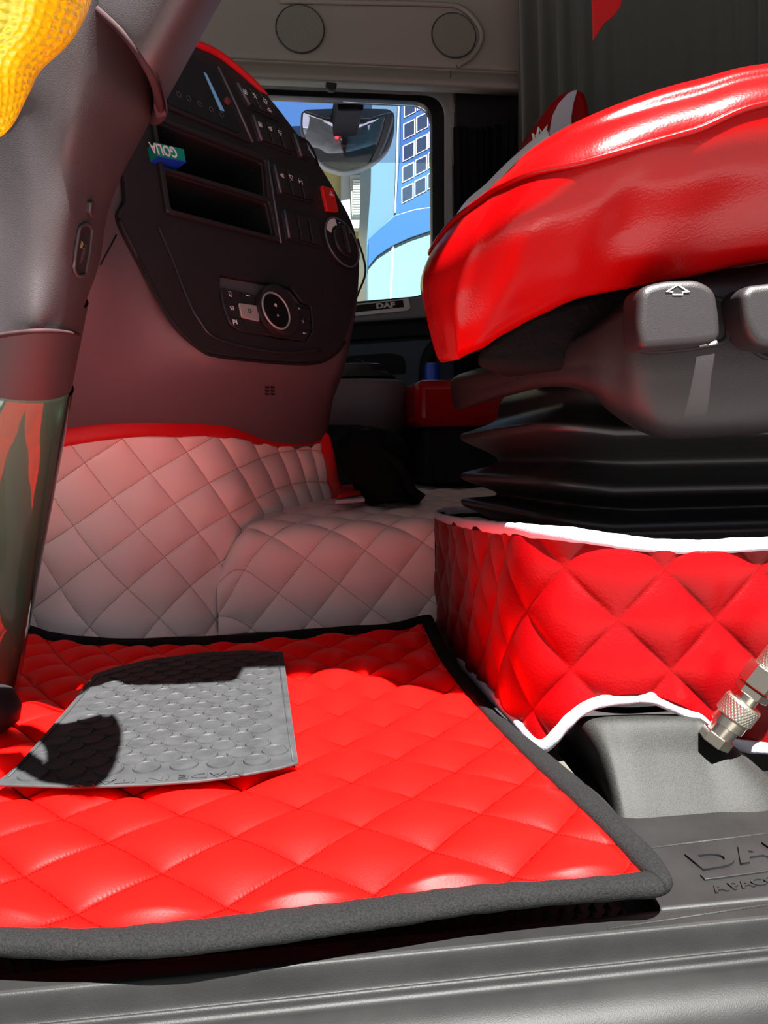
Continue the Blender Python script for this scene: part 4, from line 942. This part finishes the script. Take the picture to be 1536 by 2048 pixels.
G2 = G+N*((.0060*pf_-.002)*np.clip(np.minimum(vv, 1-vv)/.03, 0, 1)+.002*np.sin(ij[..., 0]*2.1+ij[..., 1]*1.3))[..., None]
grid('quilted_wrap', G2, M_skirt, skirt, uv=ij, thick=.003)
def trim(name, pts, wd, th, up):
    n = len(pts); T = np.gradient(pts, axis=0); T /= np.linalg.norm(T, axis=1, keepdims=True)+1e-9; Gt = []
    for k in range(n):
        nn = np.array([T[k][1], -T[k][0], 0]); nn = nn/(np.linalg.norm(nn)+1e-9)
        if nn@(CAM-pts[k]) < 0 : nn = -nn
        dn = np.cross(T[k], nn); dn /= np.linalg.norm(dn); wob = 1+.03*sin(k*.9)+.04*sin(k*.37)
        Gt.append([pts[k]+dn*wd*wob*cos(t)+nn*th*wob*np.sign(sin(t))*abs(sin(t))**.7 for t in np.linspace(0, 2*pi, 14, endpoint=False)])
    return grid(name, np.array(Gt), M_wbind, skirt, cu=True)
bk_ = cr([(.30, 1.165, zt[0]+.003), (.25, 1.160, zt[0]+.002), (.228, 1.142, zt[0])], 30)
topl = np.vstack([bk_, np.column_stack([plan[:, 0], plan[:, 1], zt])]); botl = np.column_stack([plan[:, 0], plan[:, 1], zb_])
trim('white_edging', resample(topl, 420), .0056, .0030, 1); trim('white_edging', resample(botl, 420), .0050, .0030, -1)
bw = np.array([[(p[0], p[1], p[2]-.11*t) for p in cr([(.55, 1.165, zt[0]+.003), (.30, 1.165, zt[0]+.003), (.25, 1.160, zt[0]+.002), (.222, 1.115, zt[0])], 40)] for t in np.linspace(0, 1, 10)])
o = grid('back_wrap', bw, M_dark, skirt, thick=.003)

# ================================================================== GREY MOULDED BOX AND COUPLING
rows = [
 [P(1140, 1470, .66), P(1146, 1450, .62), P(1160, 1441, .59), P(1215, 1438, .580), P(1300, 1436, .576), P(1375, 1437, .574), P(1402, 1444, .574), P(1440, 1478, .60), P(1480, 1520, .66)],
 [P(1141, 1490, .655), P(1150, 1466, .61), P(1172, 1455, .578), P(1225, 1450, .568), P(1305, 1450, .564), P(1385, 1451, .562), P(1420, 1462, .562), P(1462, 1500, .59), P(1510, 1540, .66)],
 [P(1141, 1530, .645), P(1170, 1520, .60), P(1205, 1516, .560), P(1240, 1514, .552), P(1315, 1514, .550), P(1400, 1514, .549), P(1480, 1520, .549), P(1545, 1570, .57), P(1600, 1620, .66)],
 [P(1144, 1560, .635), P(1195, 1578, .585), P(1228, 1590, .540), P(1258, 1592, .532), P(1330, 1590, .530), P(1420, 1588, .529), P(1540, 1586, .528), P(1600, 1630, .55), P(1660, 1680, .66)],
 [P(1165, 1590, .615), P(1218, 1632, .565), P(1240, 1652, .522), P(1268, 1654, .514), P(1340, 1650, .513), P(1430, 1645, .512), P(1560, 1636, .512), P(1640, 1660, .54), P(1700, 1700, .66)],
 [P(1190, 1615, .595), P(1238, 1665, .545), P(1251, 1680, .508), P(1276, 1677, .503), P(1345, 1672, .502), P(1440, 1664, .501), P(1580, 1652, .501), P(1680, 1670, .53), P(1720, 1720, .66)],
 [P(1192, 1622, .592), P(1242, 1674, .542), P(1258, 1690, .502), P(1284, 1696, .490), P(1350, 1692, .488), P(1445, 1682, .488), P(1600, 1664, .488), P(1700, 1680, .52), P(1730, 1730, .66)],
]
G = surf(rows, 120, 170)
boxc = thing('moulded_housing', 'dark grey sparkling grained plastic housing in front of the red skirt on the door sill', 'plastic housing')
grid('housing_shell', G, M_sill, boxc, thick=.003)
prism('rear_flange', [P(x, y, .64) for x, y in [(1140, 1440), (1150, 1440), (1140, 1550), (1134, 1556), (1132, 1520)]], (0, .012, 0), M_seatpl, boxc, bevel=.001)
cb = prism('carpet', [(.198, .50, .0), (.214, .50, .0), (.222, .66, .0), (.200, .66, .0)], (0, 0, .003), M_carpet); struct(cb); cb.name = 'trim_13'
FDk = FZ(-.0100)
def dz(px, py): return FDk.hit(px, py)
# embossed logo and motto on the deck
def dpoly(l, h=.0012): 
    q = [dz(*p) for p in l]; return prism('p', [FDk.w(a, b, -.0005) for a, b in q], (0, 0, h+.0005), M_sill2, None, bevel=.0003, seg=2)
u, v = dz(1392, 1745); u2, v2 = dz(1536, 1722); ra = atan2(v2-v, u2-u)
u, v = dz(1400, 1742)
lg = [text('l', 'DAF', FDk, u, v, .026, .0006, M_sill2, rot=ra, ext=.0009, bold=.0008, sx=1.55),
      dpoly([(1400, 1752), (1445, 1747), (1640, 1722), (1645, 1730), (1450, 1757), (1410, 1762)])]
u, v = dz(1432, 1787); lg.append(text('l', 'A PACCAR COMPANY', FDk, u, v, .0100, .0004, M_sill2, rot=ra, ext=.0006, bold=.0002, sx=1.25))
o = join('trim_14', lg); struct(o)

cpl = thing('air_coupling', 'shiny nickel quick coupling with knurled sleeve leaning against the red skirt', 'hose coupling')
A = P(1422, 1490, .548); B = P(1600, 1262, .528); Lc = np.linalg.norm(B-A)
def seg_(name, s0, s1, prof, m, **k):
    a = A+(B-A)*s0; b = A+(B-A)*s1; return lathe(name, a, b, prof, m, cpl, **k)
R1 = .0125
seg_('hex_base', .02, .10, [(0, R1*.92), (.08, R1*.98), (.92, R1*.98), (1, R1*.9)], M_chrome, hexa=True)
seg_('collar', .09, .18, [(0, R1*.80), (1, R1*.80)], M_chrome)
seg_('sleeve_ring', .175, .245, [(0, R1*.95), (.06, R1), (.94, R1), (1, R1*.97)], M_chrome)
# knurled sleeve: real diamond ridges
a = A+(B-A)*.245; b = A+(B-A)*.385; ax = (b-a)/np.linalg.norm(b-a); s_ = np.cross(ax, (0, 1, .2)); s_ /= np.linalg.norm(s_); q_ = np.cross(ax, s_); G = []
for i in range(70):
    t = i/69.0; ring_ = []
    for k in range(360):
        th = 2*pi*k/360; e = .00055*(abs(sin(th*15+t*13))*abs(sin(th*15-t*13)))**.5*(1 if .06 < t < .9 else 0); r = R1*1.08*(1 if .03 < t < .97 else .96)+e
        ring_.append(a+(b-a)*t+(s_*cos(th)+q_*sin(th))*r)
    G.append(ring_)
grid('knurled_sleeve', np.array(G), M_knurl, cpl, cu=True, caps=True)
seg_('neck', .385, .45, [(0, R1*.62), (1, R1*.62)], M_chrome)
seg_('hex_nut', .445, .505, [(0, R1*.95), (.12, R1*1.05), (.88, R1*1.05), (1, R1*.95)], M_chrome, hexa=True)
seg_('hex_body', .515, .665, [(0, R1*1.12), (.04, R1*1.18), (.96, R1*1.18), (1, R1*1.1)], M_chrome, hexa=True)
a = A+(B-A)*.665; b = A+(B-A)*.80; G = []
for i in range(60):
    t = i/59.0; G.append([a+(b-a)*t+(s_*cos(2*pi*k/300)+q_*sin(2*pi*k/300))*(R1*.88+.0005*(abs(sin(2*pi*k/300*12+t*12))*abs(sin(2*pi*k/300*12-t*12)))**.5) for k in range(300)])
grid('knurled_nut', np.array(G), M_knurl, cpl, cu=True, caps=True)
seg_('hose', .80, 1.15, [(0, R1*.6), (1, R1*.6)], M_dark)

# ================================================================== STEERING COLUMN
KC = .90
stc = thing('steering_column', 'grey-brown grained steering column shroud leaning in at the left with a green glossy shaft', 'steering column')
def row(l): return [P(a, b, c*KC) for a, b, c in l]
rows = [
 row([(-260, 690, .85), (-160, 688, .76), (-60, 680, .70), (0, 668, .675), (62, 660, .66), (110, 660, .672), (145, 666, .70), (158, 670, .74), (150, 668, .84)]),
 row([(-260, 640, .85), (-160, 640, .76), (-60, 630, .70), (0, 625, .675), (65, 620, .655), (120, 618, .672), (158, 616, .70), (168, 616, .75), (160, 616, .85)]),
 row([(-260, 540, .85), (-160, 540, .76), (-60, 535, .70), (0, 530, .675), (66, 530, .655), (130, 528, .665), (180, 528, .70), (198, 528, .75), (190, 528, .85)]),
 row([(-260, 430, .84), (-160, 430, .76), (-60, 430, .70), (0, 430, .675), (68, 430, .650), (140, 428, .655), (195, 428, .70), (215, 428, .75), (205, 428, .86)]),
 row([(-260, 340, .83), (-160, 340, .75), (-60, 340, .70), (0, 340, .670), (66, 340, .645), (140, 340, .645), (215, 345, .69), (246, 345, .75), (236, 345, .86)]),
 row([(-260, 260, .82), (-160, 250, .75), (-70, 245, .70), (-10, 245, .665), (55, 240, .640), (150, 245, .630), (235, 268, .68), (278, 282, .75), (270, 282, .86)]),
 row([(-260, 180, .81), (-170, 160, .74), (-80, 150, .69), (-30, 155, .660), (30, 165, .635), (150, 160, .620), (245, 195, .66), (302, 225, .73), (300, 225, .86)]),
 row([(-260, 60, .81), (-170, 40, .74), (-80, 30, .69), (-30, 30, .650), (30, 50, .625), (160, 50, .610), (250, 95, .65), (310, 150, .72), (320, 150, .86)]),
 row([(-260, -60, .81), (-170, -70, .74), (-80, -80, .69), (-30, -90, .640), (40, -80, .615), (180, -60, .605), (270, -10, .64), (335, 50, .71), (350, 60, .86)]),
]
lsh = grid('lower_shroud', surf(rows, 150, 150), M_shroud, stc)
bvl = bvh(lsh)
lip = [(60, -110, .70), (120, -45, .655), (185, 8, .620), (250, 68, .605), (298, 140, .615), (318, 195, .655), (321, 222, .71), (308, 232, .78), (300, 226, .88)]
rows = []
for k, (t, g) in enumerate(((0, .0), (.02, -.004), (.5, -.02), (1.0, -.035), (1.6, -.05), (2.4, -.07))):
    r_ = []
    for j, (a, b, y) in enumerate(lip): r_.append(P(a+t*122, b-t*222+(0 if k else 3), (y+g+(.006 if k == 0 else 0))*KC))
    rows.append(r_)
ush = grid('upper_shroud', surf(rows, 90, 140), M_shroud, stc, thick=.005)
tube('shroud_lip', cr([P(a-1, b+2, (y-.001)*KC) for a, b, y in lip], 80), .0026, M_lip, stc, n=10)
tube('shroud_lip', cr(row([(-260, 692, .85), (-160, 690, .755), (-60, 682, .695), (0, 671, .670), (62, 663, .655), (110, 663, .667), (145, 668, .695), (157, 671, .735)]), 70), .0018, M_lip, stc, n=10)
decal('release_button', bvl, rnd([(173, 402), (180, 398), (183, 410), (182, 428), (177, 434), (171, 424)], 4), -.002, .0035, M_fascia, stc, bevel=.0012)
so_ = rnd([(157, 452), (172, 446), (181, 456), (177, 500), (168, 550), (152, 552), (145, 538), (150, 490)], 9, 5)
rc = decal('adjust_recess', bvl, so_, -.003, .0006, M_dark, stc)
pth = [cast(bvl, x, y) for x, y in so_]; tube('recess_rim', [a[0]+a[1]*.001 for a in pth], .0013, M_cap, rc, closed=True, n=8)
cpt = cast(bvl, 160, 490)[0]; lathe('recess_screw', cpt+np.array([0, -.003, 0]), cpt+np.array([0, .002, 0]), [(0, .003), (1, .003)], M_chrome, rc, n=16)
# lower shaft with glossy green enamel and loose clear film
A0 = P(20, 655, .67); B0 = P(-72, 1385, .80)
def shaft(name, s0, s1, r0, r1, m, par=stc, wav=0, n=72, m_=40):
    ax = B0-A0; s_ = np.cross(ax, (0, 1, 0)); s_ /= np.linalg.norm(s_); q_ = np.cross(ax/np.linalg.norm(ax), s_); G = []
    for i in range(m_):
        t = s0+(s1-s0)*i/(m_-1); r = r0+(r1-r0)*i/(m_-1)
        G.append([A0+ax*t+(s_*cos(2*pi*k/n)+q_*sin(2*pi*k/n))*(r*(1+wav*(sin(6*pi*k/n+t*9)*.5+sin(t*31+4*pi*k/n)*.35+sin(t*67)*.2))) for k in range(n)])
    return grid(name, np.array(G), m, par, cu=True)
shaft('shaft_cap', -.09, .108, .0535, .0515, M_cap)
shaft('shaft_cover', .105, .96, .0500, .0440, M_green)
flm = shaft('clear_film', .112, .955, .0530, .0475, M_film, wav=.005, m_=120); 
fl = prism('film_corner', [P(-30, 1330, .80), P(6, 1335, .79), P(33, 1368, .785), P(28, 1373, .785), P(-10, 1380, .79), P(-30, 1385, .80)], (0, .003, 0), mat('brown_flap', (.20, .10, .07), .5), stc, bevel=.0008)
shaft('shaft_end', .95, 1.06, .034, .030, M_redtrim)
# rubber foot on the mat
c = Z(-75, 1462, .028); rf = np.array([[c+np.array([r*cos(t), r*.8*sin(t), z]) for t in np.linspace(0, 2*pi, 48, endpoint=False)] for z, r in ((0, .036), (.006, .044), (.018, .046), (.030, .040), (.036, .02), (.036, .0))])
ft = grid('rubber_foot', rf, M_dark, stc, cu=True)
# ================================================================== YELLOW HANDLE
KC = 1.0
yh = thing('handhold', 'bright yellow knobbly-textured handhold in the top left corner, nearest the camera', 'grab handle')  # unseen stretch past the view edge added to cast the heel-pad shadow
rows = [row([(-220, 330, .50), (-120, 315, .46), (-50, 296, .44), (-15, 284, .435), (-5, 277, .44), (-10, 270, .47)]),
        row([(-220, 300, .49), (-120, 280, .44), (-40, 270, .42), (5, 262, .425), (24, 252, .44), (20, 250, .48)]),
        row([(-220, 220, .48), (-120, 200, .43), (-40, 190, .405), (20, 190, .415), (56, 188, .44), (50, 188, .48)]),
        row([(-220, 140, .47), (-120, 120, .42), (-40, 110, .395), (40, 120, .40), (80, 140, .44), (75, 140, .48)]),
        row([(-220, 60, .46), (-100, 40, .41), (0, 40, .385), (80, 60, .395), (134, 86, .44), (130, 88, .48)]),
        row([(-200, -20, .45), (-80, -40, .40), (30, -40, .375), (120, -15, .39), (170, 24, .44), (168, 28, .48)]),
        row([(-180, -120, .44), (-60, -130, .39), (50, -130, .365), (140, -100, .38), (190, -60, .43), (190, -50, .47)]),
        row([(-150, -240, .43), (-40, -250, .38), (70, -250, .355), (160, -220, .37), (205, -180, .42), (205, -170, .46)])]
rows = [[CAM+(p-CAM)*.93 for p in r_] for r_ in rows]
bk = lambda p, k, dx=0: CAM+(p-CAM)*k+np.array([dx, 0, 0])
rows = [r_+[bk(r_[-1], 1.05, -.008), bk(r_[3], 1.19, -.012), bk(r_[1], 1.16), bk(r_[0], 1.03)] for r_ in rows]
G = surf(rows, 130, 190); N = toward(G, gnormals(G)); uu = np.linspace(0, 1, 190)[None, :]*1.8; vv = np.linspace(0, 1, 130)[:, None]
edge_ = np.clip((.80-uu)/.06, 0, 1)
G = G+N*(.0013*np.abs(np.sin(uu*60+np.sin(vv*20)*1.2))*np.abs(np.sin(vv*85+np.sin(uu*14)))*edge_)[..., None]
grid('textured_sleeve', G, M_yellow, yh, thick=.003)
tube('handle_bar', cr([P(-110, 300, .50), P(-60, 120, .46), P(20, -100, .43), P(60, -300, .41)], 30), .016, M_dark, yh)
